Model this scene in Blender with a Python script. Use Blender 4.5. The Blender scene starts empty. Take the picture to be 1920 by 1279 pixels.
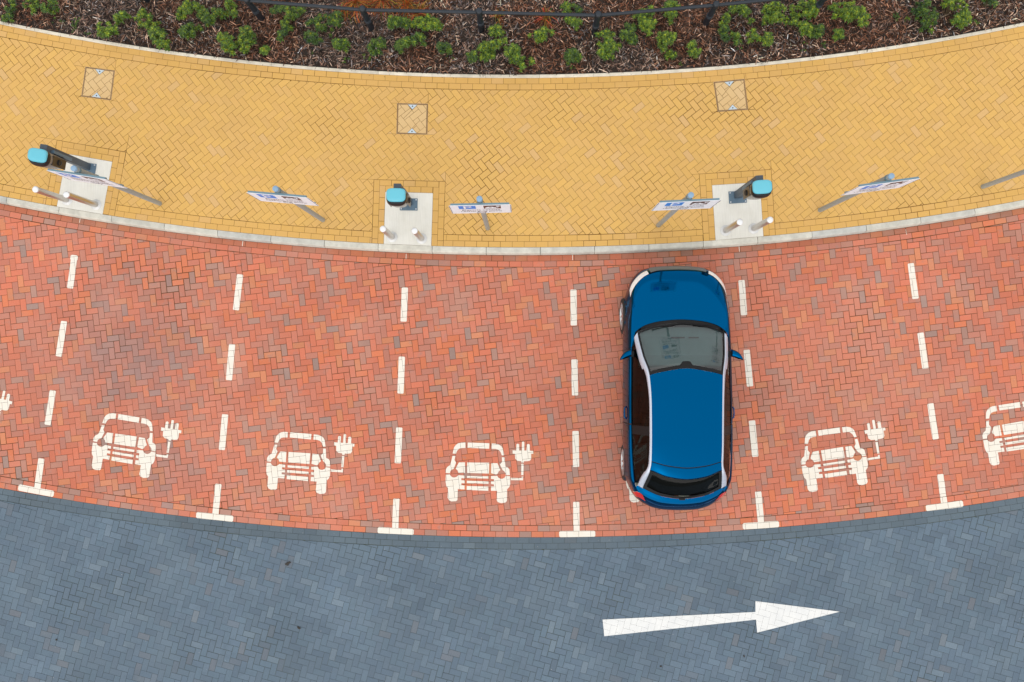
import bpy, bmesh, math, random
from mathutils import Vector, Matrix, noise
from mathutils.geometry import tessellate_polygon
import numpy as np
random.seed(7)
R = math.radians
scene = bpy.context.scene
COL = scene.collection

# ------------------------------------------------------------------ camera
F_PX = 28/36*1920; CAM_H = 13.57; PXM = 110.0
CAM = Vector((20/PXM, -20/PXM, CAM_H))
fwd = Vector((-20/F_PX, 20/F_PX, -1)).normalized()
rgt = fwd.cross(Vector((0, 1, 0))).normalized()
upv = rgt.cross(fwd)
cd = bpy.data.cameras.new('camera'); cam = bpy.data.objects.new('camera', cd); COL.objects.link(cam)
cd.lens = 28; cd.sensor_width = 36; cd.clip_end = 500; cd.clip_start = .1
cam.matrix_world = Matrix(((rgt.x, upv.x, -fwd.x, CAM.x), (rgt.y, upv.y, -fwd.y, CAM.y), (rgt.z, upv.z, -fwd.z, CAM.z), (0, 0, 0, 1)))
scene.camera = cam

def P(px, py, z=0.0):
    """where the sight line of photo point (px, py) meets the height z"""
    d = fwd*F_PX + rgt*(px-960) - upv*(py-639.5)
    k = (z-CAM.z)/d.z
    return Vector((CAM.x+d.x*k, CAM.y+d.y*k, z))

# ------------------------------------------------------------------ sky, sun, exposure
SUN_EL, SUN_AZ = 42, 195          # azimuth clockwise from north (+Y)
w = bpy.data.worlds.new('World'); scene.world = w; w.use_nodes = True
nt = w.node_tree; bg = nt.nodes['Background']
sky = nt.nodes.new('ShaderNodeTexSky'); sky.sky_type = 'NISHITA'; sky.sun_disc = False
sky.sun_elevation = R(SUN_EL); sky.sun_rotation = R(SUN_AZ); sky.air_density = 1.0; sky.dust_density = 3.0; sky.ozone_density = 1.0
hs = nt.nodes.new('ShaderNodeHueSaturation'); hs.inputs['Saturation'].default_value = .30
nt.links.new(sky.outputs[0], hs.inputs['Color'])
cl = nt.nodes.new('ShaderNodeMix'); cl.data_type = 'RGBA'; cl.inputs[0].default_value = .72; cl.inputs[7].default_value = (6.15, 6.1, 6.05, 1)   # even cloud layer
nt.links.new(hs.outputs[0], cl.inputs[6]); nt.links.new(cl.outputs[2], bg.inputs[0]); bg.inputs[1].default_value = 0.15
sl = bpy.data.lights.new('sun', 'SUN'); sl.energy = 0.85; sl.angle = R(179); sl.color = (1, .96, .90)
so = bpy.data.objects.new('sun', sl); COL.objects.link(so)
sd = Vector((math.sin(R(SUN_AZ))*math.cos(R(SUN_EL)), math.cos(R(SUN_AZ))*math.cos(R(SUN_EL)), math.sin(R(SUN_EL))))
so.rotation_euler = sd.to_track_quat('Z', 'Y').to_euler(); so.location = sd*30
scene.view_settings.view_transform = 'Standard'; scene.view_settings.look = 'None'
scene.view_settings.exposure = 0.24; scene.view_settings.gamma = 1.0

# ------------------------------------------------------------------ helpers
def lin(c):
    c = c/255.0
    return c/12.92 if c <= .04045 else ((c+.055)/1.055)**2.4
def alb(r, g, b, k=1.12):
    """albedo of a surface seen as this sRGB value under the overcast light"""
    return (min(.9, lin(r)/k), min(.9, lin(g)/k), min(.9, lin(b)/k))

def mat(name, col=(.5, .5, .5), rough=.8, metal=0.0, spec=.5, noise_amt=0.0, noise_scale=20, attr=False, coat=0.0, bump=0.0, bump_scale=80, col2=None, detail=4):
    m = bpy.data.materials.new(name); m.use_nodes = True
    n = m.node_tree.nodes; l = m.node_tree.links; b = n['Principled BSDF']
    b.inputs['Roughness'].default_value = rough; b.inputs['Metallic'].default_value = metal
    b.inputs['Specular IOR Level'].default_value = spec
    b.inputs['Coat Weight'].default_value = coat; b.inputs['Coat Roughness'].default_value = .03
    b.inputs['Base Color'].default_value = (*col, 1)
    src = None
    if attr:
        a = n.new('ShaderNodeAttribute'); a.attribute_name = 'Col'; src = a.outputs['Color']
    tc = n.new('ShaderNodeTexCoord')
    if noise_amt:
        nz = n.new('ShaderNodeTexNoise'); nz.inputs['Scale'].default_value = noise_scale; nz.inputs['Detail'].default_value = detail
        nz.inputs['Roughness'].default_value = .65
        l.new(tc.outputs['Object'], nz.inputs['Vector'])
        mr = n.new('ShaderNodeMapRange'); mr.inputs['From Min'].default_value = .25; mr.inputs['From Max'].default_value = .75
        l.new(nz.outputs['Fac'], mr.inputs['Value'])
        if col2 is not None:
            mx = n.new('ShaderNodeMix'); mx.data_type = 'RGBA'; mx.blend_type = 'MIX'
            mx.inputs[6].default_value = (*col, 1); mx.inputs[7].default_value = (*col2, 1)
            l.new(mr.outputs[0], mx.inputs[0]); 
            if src: l.new(src, mx.inputs[6])
            src = mx.outputs[2]
        else:
            mr.inputs['To Min'].default_value = 1-noise_amt; mr.inputs['To Max'].default_value = 1+noise_amt
            vm = n.new('ShaderNodeVectorMath'); vm.operation = 'SCALE'
            vm.inputs[0].default_value = col
            if src: l.new(src, vm.inputs[0])
            l.new(mr.outputs[0], vm.inputs['Scale']); src = vm.outputs[0]
    if src: l.new(src, b.inputs['Base Color'])
    if bump:
        nb = n.new('ShaderNodeTexNoise'); nb.inputs['Scale'].default_value = bump_scale; nb.inputs['Detail'].default_value = 3
        l.new(tc.outputs['Object'], nb.inputs['Vector'])
        bp = n.new('ShaderNodeBump'); bp.inputs['Strength'].default_value = bump; bp.inputs['Distance'].default_value = .004
        l.new(nb.outputs['Fac'], bp.inputs['Height']); l.new(bp.outputs[0], b.inputs['Normal'])
    return m

class MB:
    def __init__(s): s.v = []; s.f = []; s.c = []; s.mi = []
    def face(s, pts, col=None, mi=0):
        b = len(s.v); s.v.extend([tuple(p) for p in pts]); s.f.append(tuple(range(b, b+len(pts)))); s.mi.append(mi)
        s.c.extend([col or (1, 1, 1)]*len(pts))
    def add(s, vs, fs, col=None, mi=0):
        b = len(s.v); s.v.extend([tuple(p) for p in vs]); s.f.extend([tuple(i+b for i in f) for f in fs]); s.mi.extend([mi]*len(fs))
        s.c.extend([col or (1, 1, 1)]*len(vs))
    def box(s, c, d, M=None, mi=0):
        vs = [Vector((c[0]+sx*d[0]/2, c[1]+sy*d[1]/2, c[2]+sz*d[2]/2)) for sx in (-1, 1) for sy in (-1, 1) for sz in (-1, 1)]
        if M is not None: vs = [M @ v for v in vs]
        s.add(vs, [(0, 1, 3, 2), (4, 6, 7, 5), (0, 4, 5, 1), (2, 3, 7, 6), (0, 2, 6, 4), (1, 5, 7, 3)], mi=mi)
    def lathe(s, prof, seg=24, M=None, mi=0, closed=False):
        """prof = [(r, z)...] about the z axis"""
        vs = []
        for r, z in prof:
            for i in range(seg):
                a = 2*math.pi*i/seg; vs.append(Vector((r*math.cos(a), r*math.sin(a), z)))
        fs = [(k*seg+i, k*seg+(i+1) % seg, (k+1)*seg+(i+1) % seg, (k+1)*seg+i) for k in range(len(prof)-1) for i in range(seg)]
        if not closed:
            if prof[0][0] > 1e-6: fs.append(tuple(range(seg-1, -1, -1)))
            if prof[-1][0] > 1e-6: fs.append(tuple((len(prof)-1)*seg+i for i in range(seg)))
        if M is not None: vs = [M @ v for v in vs]
        s.add(vs, fs, mi=mi)
    def tube(s, pts, r, seg=10, mi=0):
        pts = [Vector(p) for p in pts]; vs = []
        for k, p in enumerate(pts):
            d = (pts[min(k+1, len(pts)-1)]-pts[max(k-1, 0)]).normalized()
            a = d.cross(Vector((0, 0, 1)));
            if a.length < .01: a = d.cross(Vector((1, 0, 0)))
            a.normalize(); b = d.cross(a)
            for i in range(seg):
                t = 2*math.pi*i/seg; vs.append(p+a*r*math.cos(t)+b*r*math.sin(t))
        fs = [(k*seg+i, k*seg+(i+1) % seg, (k+1)*seg+(i+1) % seg, (k+1)*seg+i) for k in range(len(pts)-1) for i in range(seg)]
        fs.append(tuple(range(seg-1, -1, -1))); fs.append(tuple((len(pts)-1)*seg+i for i in range(seg)))
        s.add(vs, fs, mi=mi)
    def prism(s, poly, z0, z1, M=None, mi=0):
        n = len(poly); vs = [Vector((x, y, z0)) for x, y in poly]+[Vector((x, y, z1)) for x, y in poly]
        if M is not None: vs = [M @ v for v in vs]
        s.add(vs, [tuple(range(n-1, -1, -1)), tuple(range(n, 2*n))]+[(i, (i+1) % n, n+(i+1) % n, n+i) for i in range(n)], mi=mi)
    def build(s, name, m, parent=None, smooth=False, color=False, loc=None, bevel=0):
        me = bpy.data.meshes.new(name); me.from_pydata(s.v, [], s.f)
        ms = m if isinstance(m, (list, tuple)) else [m]
        for x in ms: me.materials.append(x)
        if len(ms) > 1: me.polygons.foreach_set('material_index', s.mi)
        if color:
            ca = me.color_attributes.new('Col', 'FLOAT_COLOR', 'POINT')
            a = np.ones((len(s.v), 4), dtype=np.float32); a[:, :3] = np.array(s.c, dtype=np.float32); ca.data.foreach_set('color', a.ravel())
        if smooth:
            me.polygons.foreach_set('use_smooth', [True]*len(me.polygons))
        me.update()
        o = bpy.data.objects.new(name, me); COL.objects.link(o)
        if smooth or bevel:
            bm = bmesh.new(); bm.from_mesh(me); bmesh.ops.remove_doubles(bm, verts=bm.verts, dist=1e-5)
            bmesh.ops.recalc_face_normals(bm, faces=bm.faces)
            if smooth and smooth is not True:
                for e in bm.edges:
                    if len(e.link_faces) == 2 and e.calc_face_angle(0) > R(smooth): e.smooth = False
            bm.to_mesh(me); bm.free()
        if bevel:
            md = o.modifiers.new('bevel', 'BEVEL'); md.width = bevel; md.segments = 2; md.limit_method = 'ANGLE'; md.angle_limit = R(40)
        if parent: o.parent = parent
        if loc is not None: o.location = loc
        return o

def thing(name, label, cat, loc=(0, 0, 0), rz=0.0, group=None):
    o = bpy.data.objects.new(name, None); COL.objects.link(o); o.location = loc; o.rotation_euler = (0, 0, rz)
    o.empty_display_size = .2
    return tag(o, label, cat, group)
def tag(o, label, cat, group=None):
    o['label'] = label; o['category'] = cat
    if group: o['group'] = group
    return o
def struct(o, kind='structure'):
    o['kind'] = kind; return o
def dup(root, loc, rz, label):
    def cp(o, par):
        c = o.copy(); COL.objects.link(c)
        if par: c.parent = par
        for ch in [x for x in kids.get(o.name, [])]: cp(ch, c)
        return c
    kids = {}
    for o in list(COL.objects):
        if o.parent: kids.setdefault(o.parent.name, []).append(o)
    r = cp(root, None); r.location = loc; r.rotation_euler = (0, 0, rz); r['label'] = label
    return r

# ------------------------------------------------------------------ 2D clipping
def clip(poly, nx, ny, d):
    """keep the side nx*x+ny*y >= d of a convex polygon"""
    out = []; n = len(poly)
    for i in range(n):
        a = poly[i]; b = poly[(i+1) % n]
        da = nx*a[0]+ny*a[1]-d; db = nx*b[0]+ny*b[1]-d
        if da >= 0: out.append(a)
        if (da > 0 and db < 0) or (da < 0 and db > 0):
            t = da/(da-db); out.append((a[0]+(b[0]-a[0])*t, a[1]+(b[1]-a[1])*t))
    return out
def area(p):
    return .5*sum(p[i][0]*p[(i+1) % len(p)][1]-p[(i+1) % len(p)][0]*p[i][1] for i in range(len(p)))
def ccw(p): return p if area(p) > 0 else p[::-1]
def edges_in(q):
    q = ccw(q); r = []
    for i in range(len(q)):
        a = q[i]; b = q[(i+1) % len(q)]; ex, ey = b[0]-a[0], b[1]-a[1]; L = math.hypot(ex, ey)
        if L < 1e-7: continue
        nx, ny = -ey/L, ex/L; r.append((nx, ny, nx*a[0]+ny*a[1]))
    return r
def inset(poly, d):
    for nx, ny, c in edges_in(poly):
        poly = clip(poly, nx, ny, c+d)
        if len(poly) < 3: return []
    return poly
def inter(poly, q):
    for nx, ny, c in edges_in(q):
        poly = clip(poly, nx, ny, c)
        if len(poly) < 3: return []
    return poly
def subtract(polys, q):
    E = edges_in(q); xs = [p[0] for p in q]; ys = [p[1] for p in q]; bb = (min(xs), max(xs), min(ys), max(ys)); out = []
    for p in polys:
        if max(a[0] for a in p) < bb[0] or min(a[0] for a in p) > bb[1] or max(a[1] for a in p) < bb[2] or min(a[1] for a in p) > bb[3]:
            out.append(p); continue
        rest = p
        for nx, ny, c in E:
            o = clip(rest, -nx, -ny, -c)
            if len(o) >= 3 and area(ccw(o)) > 2e-4: out.append(o)
            rest = clip(rest, nx, ny, c)
            if len(rest) < 3: break
    return out

# ------------------------------------------------------------------ layout: rings about one centre
CX, CY = .217, 46.777
R_BED, R_EDGE, R_KB, R_KF, R_RB = 42.257, 42.312, 45.192, 45.315, 50.112
def ring(p, r0, r1):
    mx = sum(a[0] for a in p)/len(p)-CX; my = sum(a[1] for a in p)/len(p)-CY; L = math.hypot(mx, my)
    if L < r0-.25 or L > r1+.25: return []
    nx, ny = mx/L, my/L; d0 = nx*CX+ny*CY
    if L < r0+.3: p = clip(p, nx, ny, d0+r0)
    if len(p) >= 3 and L > r1-.3: p = clip(p, -nx, -ny, -(d0+r1))
    return p if len(p) >= 3 else []
def pol(r, a):           # a = angle from straight down (south), + to the east
    return (CX+r*math.sin(a), CY-r*math.cos(a))

def herring(rot, mirror, box, ox=0, oy=0, u=.1018):
    ca, sa = math.cos(rot), math.sin(rot); x0, x1, y0, y1 = box
    s = -1 if mirror else 1
    n = 190; bricks = []
    for a in range(-n, n):
        for b in range(-n, n):
            bx, by = 3*a+b, (-a+b)
            for H in (0, 1):
                if H == 0: q = [(bx, by), (bx+2, by), (bx+2, by+1), (bx, by+1)]
                else: q = [(bx+2, by-1), (bx+3, by-1), (bx+3, by+1), (bx+2, by+1)]
                c = q[0]; X = (c[0]*ca-s*c[1]*sa)*u+ox; Y = (c[0]*sa+s*c[1]*ca)*u+oy
                if X < x0-.3 or X > x1+.3 or Y < y0-.3 or Y > y1+.3: continue
                w_ = [((qx*ca-s*qy*sa)*u+ox, (qx*sa+s*qy*ca)*u+oy) for qx, qy in q]
                bricks.append(ccw(w_))
    return bricks
def course(r0, r1, amax, phase, L=.2015):
    da = L/((r0+r1)/2); k0 = int(-amax/da); out = []
    for k in range(k0, -k0):
        a0 = (k+phase)*da; a1 = a0+da
        out.append(ccw([pol(r0, a0), pol(r0, a1), pol(r1, a1), pol(r1, a0)]))
    return out
def nz(x, y, s, seed=0.0): return noise.noise(Vector((x*s+seed, y*s-seed*1.7, seed)))

XR = 11.5; AM = XR/45.0
# pads of the chargers and the inspection covers, corners read at kerb level
def quad(pts, z=.1): return [tuple(P(x, y, z)[:2]) for x, y in pts]
PADS = [quad([(124.6, 288.2), (210.6, 303.2), (192.4, 402.5), (105.9, 386.8)]),
        quad([(722.5, 359.5), (811.9, 362), (808, 463), (718, 460.5)]),
        quad([(1334.9, 347.2), (1425.0, 341.5), (1433.5, 444.2), (1343.4, 450.8)])]
COVERS = [quad([(160.2, 125.1), (215.4, 132.4), (208.2, 188.3), (152.4, 181)]),
          quad([(744.6, 193.5), (802.6, 194.8), (801.2, 252.6), (743.4, 251)]),
          quad([(1337.8, 153.8), (1396, 148), (1402.6, 205.6), (1346, 209.6)])]
def pad_frame(q):
    a, b, c, d = [Vector(p) for p in q]; u = (b-a).normalized(); v = Vector((u.y, -u.x))   # v towards the kerb
    if v.dot(d-a) < 0: v = -v
    return a, u, v, (b-a).length
def loc_quad(a, u, v, u0, u1, v0, v1):
    return ccw([tuple(a+u*x+v*y) for x, y in ((u0, v0), (u1, v0), (u1, v1), (u0, v1))])
PAD_OUT = []
for q in PADS:
    a, u, v, W_ = pad_frame(q); PAD_OUT.append(loc_quad(a, u, v, -.203, W_+.203, -.203, 1.3))

# ------------------------------------------------------------------ paving colours
def pick(pal):
    t = random.random()*sum(p[0] for p in pal)
    for p in pal:
        t -= p[0]
        if t <= 0: return p[1]
    return pal[-1][1]
def mixc(a, b, t): return tuple(a[i]*(1-t)+b[i]*t for i in range(3))
RED = [(20, (208, 116, 90)), (20, (200, 117, 94)), (16, (192, 118, 100)), (9, (214, 120, 82)), (9, (206, 134, 96)), (12, (182, 122, 108)), (9, (174, 130, 118)), (5, (158, 134, 128)), (2, (142, 134, 134))]
PUR = [(3, (172, 118, 108)), (3, (160, 126, 120)), (2, (146, 132, 134)), (2, (188, 114, 96)), (2, (180, 126, 114))]
def red_col(x, y, border=False):
    s1 = math.exp(-(((x+6.7)/1.15)**2+((y+.25)/.85)**2)); s2 = math.exp(-(((x+5.8)/.5)**2+((y+2.2)/.45)**2))*.8
    pal = PUR if random.random() < max(s1*.7, s2*.6) else RED
    c = pick(pal)
    c = mixc(c, (196, 136, 117), .30); c = mixc(c, (160, 126, 122), min(.65, (s1*.75+s2*.6)*(.75+.6*nz(x, y, 2.2, 40)))); sm = math.exp(-(((x+4.78)/.16)**2+((y+.35)/.3)**2)); c = mixc(c, (226, 192, 176), sm*.6)
    k = 1+random.uniform(-.035, .035)+.05*nz(x, y, .45, 3)
    c = tuple(v*k for v in c)
    hz = max(0, nz(x, y, .35, 9))*.5
    c = mixc(c, (208, 150, 132), hz)
    if border: c = mixc(c, (158, 100, 72), .42)
    return alb(c[0]*1.03, c[1]*1.0, c[2]*.97)
def yel_col(x, y, border=False):
    c = random.choice([(221, 177, 102), (221, 176, 104), (220, 176, 106), (223, 178, 101), (220, 175, 101)])
    k = 1+random.uniform(-.013, .013)+.018*nz(x, y, .5, 5)
    if random.random() < .035: c = mixc(c, (218, 180, 134), .5)
    if border: c = mixc(c, (216, 168, 92), .35)
    return alb(*[v*k*1.005 for v in c])
def blue_col(x, y, border=False):
    c = random.choice([(104, 123, 139), (107, 125, 141), (102, 120, 137), (105, 122, 138)])
    k = 1+random.uniform(-.014, .014)+.07*nz(x, y, .9, 11)+.06*nz(x, y, 3.1, 2)
    br = max(0, nz(x, y, .5, 21))
    if random.random() < .02+br*.12+(.10 if (y < -4.9 and abs(abs(x)-6.5) < 2.6) else 0): c = mixc(c, (124, 122, 126), random.uniform(.15, .55))
    if random.random() < .03: c = mixc(c, (90, 105, 120), .4)
    if random.random() < .05: c = mixc(c, (134, 148, 158), .35)
    if border: c = mixc(c, (96, 108, 114), .5)
    return alb(*[v*k*.95 for v in c])

def plate(mb, poly, z, col, gap, dz=.006):
    gap *= random.uniform(.75, 1.15)+max(0, nz(poly[0][0], poly[0][1], 1.1, 51))*1.5
    p = inset(poly, gap)
    if len(p) < 3: return
    p = ccw(p)
    if area(p) < 1.5e-4: return
    z = z+random.uniform(-.0006, .0006); n = len(p)
    tx, ty = random.gauss(0, .006), random.gauss(0, .006); mx = sum(a[0] for a in p)/n; my = sum(a[1] for a in p)/n
    top = [(x, y, z+tx*(x-mx)+ty*(y-my)) for x, y in p]
    mb.add(top+[(x, y, z-dz) for x, y in p], [tuple(range(n))]+[(i, n+i, n+(i+1) % n, (i+1) % n) for i in range(n)], col=col)

def paver_mat(name, rough, fine, blotch, blotch_col, blotch_lo, blotch_hi, blotch_scale, dust=0, dust_col=(.5, .4, .35), grime=.15):
    m = mat(name, rough=rough, attr=True, noise_amt=fine, noise_scale=55, spec=.3, bump=.25, bump_scale=260)
    n = m.node_tree.nodes; l = m.node_tree.links; b = n['Principled BSDF']
    src = b.inputs['Base Color'].links[0].from_socket
    tc = [x for x in n if x.type == 'TEX_COORD'][0]
    nzn = n.new('ShaderNodeTexNoise'); nzn.inputs['Scale'].default_value = blotch_scale; nzn.inputs['Detail'].default_value = 6; nzn.inputs['Roughness'].default_value = .62
    l.new(tc.outputs['Object'], nzn.inputs['Vector'])
    mr = n.new('ShaderNodeMapRange'); mr.inputs['From Min'].default_value = blotch_lo; mr.inputs['From Max'].default_value = blotch_hi; mr.inputs['To Max'].default_value = blotch
    l.new(nzn.outputs['Fac'], mr.inputs['Value'])
    mx = n.new('ShaderNodeMix'); mx.data_type = 'RGBA'; mx.inputs[7].default_value = (*blotch_col, 1)
    l.new(mr.outputs[0], mx.inputs[0]); l.new(src, mx.inputs[6])
    # broad dusty film
    dz = n.new('ShaderNodeTexNoise'); dz.inputs['Scale'].default_value = .9; dz.inputs['Detail'].default_value = 7; dz.inputs['Roughness'].default_value = .6
    l.new(tc.outputs['Object'], dz.inputs['Vector'])
    dr = n.new('ShaderNodeMapRange'); dr.inputs['From Min'].default_value = .5; dr.inputs['From Max'].default_value = .78; dr.inputs['To Max'].default_value = dust
    l.new(dz.outputs['Fac'], dr.inputs['Value'])
    dm = n.new('ShaderNodeMix'); dm.data_type = 'RGBA'; dm.inputs[7].default_value = (*dust_col, 1)
    l.new(dr.outputs[0], dm.inputs[0]); l.new(mx.outputs[2], dm.inputs[6]); mx = dm
    # dark grime spots
    gz = n.new('ShaderNodeTexNoise'); gz.inputs['Scale'].default_value = 9; gz.inputs['Detail'].default_value = 5; gz.inputs['Roughness'].default_value = .7
    l.new(tc.outputs['Object'], gz.inputs['Vector'])
    gr = n.new('ShaderNodeMapRange'); gr.inputs['From Min'].default_value = .69; gr.inputs['From Max'].default_value = .77; gr.inputs['To Max'].default_value = grime
    l.new(gz.outputs['Fac'], gr.inputs['Value'])
    gm = n.new('ShaderNodeMix'); gm.data_type = 'RGBA'; gm.inputs[7].default_value = (.03, .028, .026, 1)
    l.new(gr.outputs[0], gm.inputs[0]); l.new(mx.outputs[2], gm.inputs[6]); mx = gm
    # tiny pale and dark specks
    v = n.new('ShaderNodeTexNoise'); v.inputs['Scale'].default_value = 38; v.inputs['Detail'].default_value = 2
    l.new(tc.outputs['Object'], v.inputs['Vector'])
    mr2 = n.new('ShaderNodeMapRange'); mr2.inputs['From Min'].default_value = .735; mr2.inputs['From Max'].default_value = .78; mr2.inputs['To Max'].default_value = .5
    l.new(v.outputs['Fac'], mr2.inputs['Value'])
    mx2 = n.new('ShaderNodeMix'); mx2.data_type = 'RGBA'; mx2.inputs[7].default_value = (.62, .58, .54, 1)
    l.new(mr2.outputs[0], mx2.inputs[0]); l.new(mx.outputs[2], mx2.inputs[6]); l.new(mx2.outputs[2], b.inputs['Base Color'])
    return m
M_RED = paver_mat('red_paver', .85, .08, .55, alb(160, 134, 126), .56, .72, 5.5, .5, alb(206, 156, 138), .2)
M_YEL = paver_mat('yellow_paver', .85, .03, .22, alb(216, 176, 124), .52, .75, 2.6, .35, alb(210, 168, 104), .12)
M_BLUE = paver_mat('slate_paver', .75, .09, .55, alb(88, 104, 119), .50, .70, 3.6, .4, alb(120, 136, 146), .5)
def joint_mat(name, a, b, sc=3): return mat(name, a, .95, noise_amt=1, noise_scale=sc, col2=b, spec=.1)
J_RED = joint_mat('red_joint', alb(112, 76, 50), alb(76, 62, 38))
J_YEL = joint_mat('yellow_joint', alb(148, 108, 50), alb(92, 70, 36))
J_BLUE = joint_mat('slate_joint', alb(66, 78, 84), alb(92, 96, 78), 1.2)

def ring_sheet(name, r0, r1, z, m, amax=.42):
    mb = MB(); N = 120
    for i in range(N):
        a0 = -amax+2*amax*i/N; a1 = -amax+2*amax*(i+1)/N
        mb.face([(*pol(r0, a0), z), (*pol(r1, a0), z), (*pol(r1, a1), z), (*pol(r0, a1), z)])
    return mb.build(name, m)

GAP = .0029
# red parking bays
red_cells = []
for p in herring(R(7), False, (-XR, XR, -4.2, 4.2), .03, .02):
    q = ring(p, R_KF+.2035, R_RB-.2035)
    if q: red_cells.append((q, False))
for r0, ph in ((R_KF, .2), (R_KF+.1, .7), (R_RB-.2, .1), (R_RB-.1, .55)):
    for p in course(r0, r0+.1, AM, ph): red_cells.append((p, True))
mb = MB()
for p, bd in red_cells:
    mx = sum(a[0] for a in p)/len(p); my = sum(a[1] for a in p)/len(p)
    near = math.hypot(mx-CX, my-CY) < R_KF+.11
    plate(mb, p, 0, red_col(mx, my, near), GAP)
struct(mb.build('red_block_paving', M_RED, color=True))
struct(ring_sheet('paving_joints', R_KF-.05, R_RB, -.004, J_RED))
# slate blue road
blue_cells = []
for p in herring(R(-15), False, (-XR, XR, -8.6, -1.0), .05, -5.0):
    q = ring(p, R_RB+.2035, 55.3)
    if q: blue_cells.append((q, False))
for r0, ph in ((R_RB, .35), (R_RB+.1, .8)):
    for p in course(r0, r0+.1, AM, ph): blue_cells.append((p, True))
mb = MB()
for p, bd in blue_cells:
    mx = sum(a[0] for a in p)/len(p); my = sum(a[1] for a in p)/len(p)
    plate(mb, p, 0, blue_col(mx, my, bd), GAP*.8)
struct(mb.build('slate_block_road', M_BLUE, color=True))
struct(ring_sheet('road_joints', R_RB, 56, -.004, J_BLUE))
# yellow footway
ZF = .10
yel_cells = []; cover_cells = [[], [], []]
for p in herring(R(38), True, (-XR, XR, 1.2, 6.2), .04, 3.02):
    q = ring(p, R_EDGE+.2035, R_KB-.2035)
    if q:
        for i, cq in enumerate(COVERS):
            t = inter(q, cq)
            if len(t) >= 3: cover_cells[i].append(t)
        yel_cells.append((q, False))
for r0, ph in ((R_EDGE, .2), (R_EDGE+.1, .6), (R_KB-.2, .4), (R_KB-.1, .95)):
    for p in course(r0, r0+.1, AM, ph): yel_cells.append((p, True))
mb = MB()
for p, bd in yel_cells:
    ps = [p]
    for q in PAD_OUT+COVERS: ps = subtract(ps, q)
    for p2 in ps:
        mx = sum(a[0] for a in p2)/len(p2); my = sum(a[1] for a in p2)/len(p2)
        plate(mb, p2, ZF, yel_col(mx, my, bd), GAP*.8)
for q in PADS:
    a, u, v, W_ = pad_frame(q)
    cells = []
    for k, (u0, v0) in enumerate(((-.2, -.2), (-.1, -.1), (W_, -.1), (W_+.1, -.2))):
        y = v0
        while y < 1.3: cells.append(loc_quad(a, u, v, u0, u0+.1, y, y+.2)); y += .2015
    for k, (u0, u1, v0) in enumerate(((-.1, W_+.1, -.2), (0, W_, -.1))):
        x = u0
        while x < u1-.01:
            cells.append(loc_quad(a, u, v, x, min(x+.2, u1), v0, v0+.1)); x += .2015
    for c in cells:
        c = ring(c, 40, R_KB)
        if c: plate(mb, c, ZF, yel_col(c[0][0], c[0][1], True), GAP*.8)
struct(mb.build('yellow_block_footway', M_YEL, color=True))
struct(ring_sheet('footway_joints', R_BED, R_KB, ZF-.004, J_YEL))

# kerb and bed edging
M_KERB = mat('kerb_concrete', rough=.9, attr=True, noise_amt=.22, noise_scale=7, detail=8, spec=.2, bump=.2, bump_scale=200)
def sweep(mb, prof, a0, a1, col, n=4):
    pts = []
    for i in range(n+1):
        a = a0+(a1-a0)*i/n
        pts += [(*pol(r, a), z) for r, z in prof]
    m = len(prof)
    fs = [(i*m+k, i*m+k+1, (i+1)*m+k+1, (i+1)*m+k) for i in range(n) for k in range(m-1)]
    fs += [tuple(range(m-1, -1, -1)), tuple(n*m+k for k in range(m))]
    mb.add(pts, fs, col=col)
mb = MB(); ast = .9195/R_KF
a_ref = math.atan2(P(810, 470, .1).x-CX, CY-P(810, 470, .1).y)
k = int((-AM*1.02-a_ref)/ast)-1
while a_ref+k*ast < AM*1.1:
    a0 = a_ref+k*ast; c = random.choice([(222, 219, 206), (214, 212, 202), (228, 225, 212), (207, 207, 200)]); kk = random.uniform(.97, 1.02)
    sweep(mb, [(R_KB+.001, -.02), (R_KB+.001, ZF-.001), (R_KB+.004, ZF+.003), (R_KB+.078, ZF+.002), (R_KB+.094, ZF-.006), (R_KB+.104, ZF-.022), (R_KF-.004, .02), (R_KF-.001, -.02)],
          a0+.0042/R_KF, a0+ast-.0042/R_KF, alb(*[v*kk*.945 for v in c]))
    k += 1
struct(mb.build('kerb', M_KERB, color=True))
mb = MB(); k = -14
while k < 14:
    a0 = k*.915/R_BED+.006; kk = random.uniform(.94, 1.02)
    sweep(mb, [(R_BED, .0), (R_BED, ZF+.012), (R_BED+.006, ZF+.016), (R_EDGE-.008, ZF+.015), (R_EDGE-.001, ZF+.008), (R_EDGE-.001, .0)], a0+.002/R_BED, a0+.913/R_BED, alb(*[v*kk for v in (226, 218, 200)]))
    k += 1
struct(mb.build('bed_edging', M_KERB, color=True))

# wide ground far below and around
mb = MB(); mb.face([(-150, -150, -.03), (150, -150, -.03), (150, 150, -.03), (-150, 150, -.03)])
struct(mb.build('ground', mat('ground_asphalt', (.075, .078, .08), .9, noise_amt=.3, noise_scale=3)))

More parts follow.
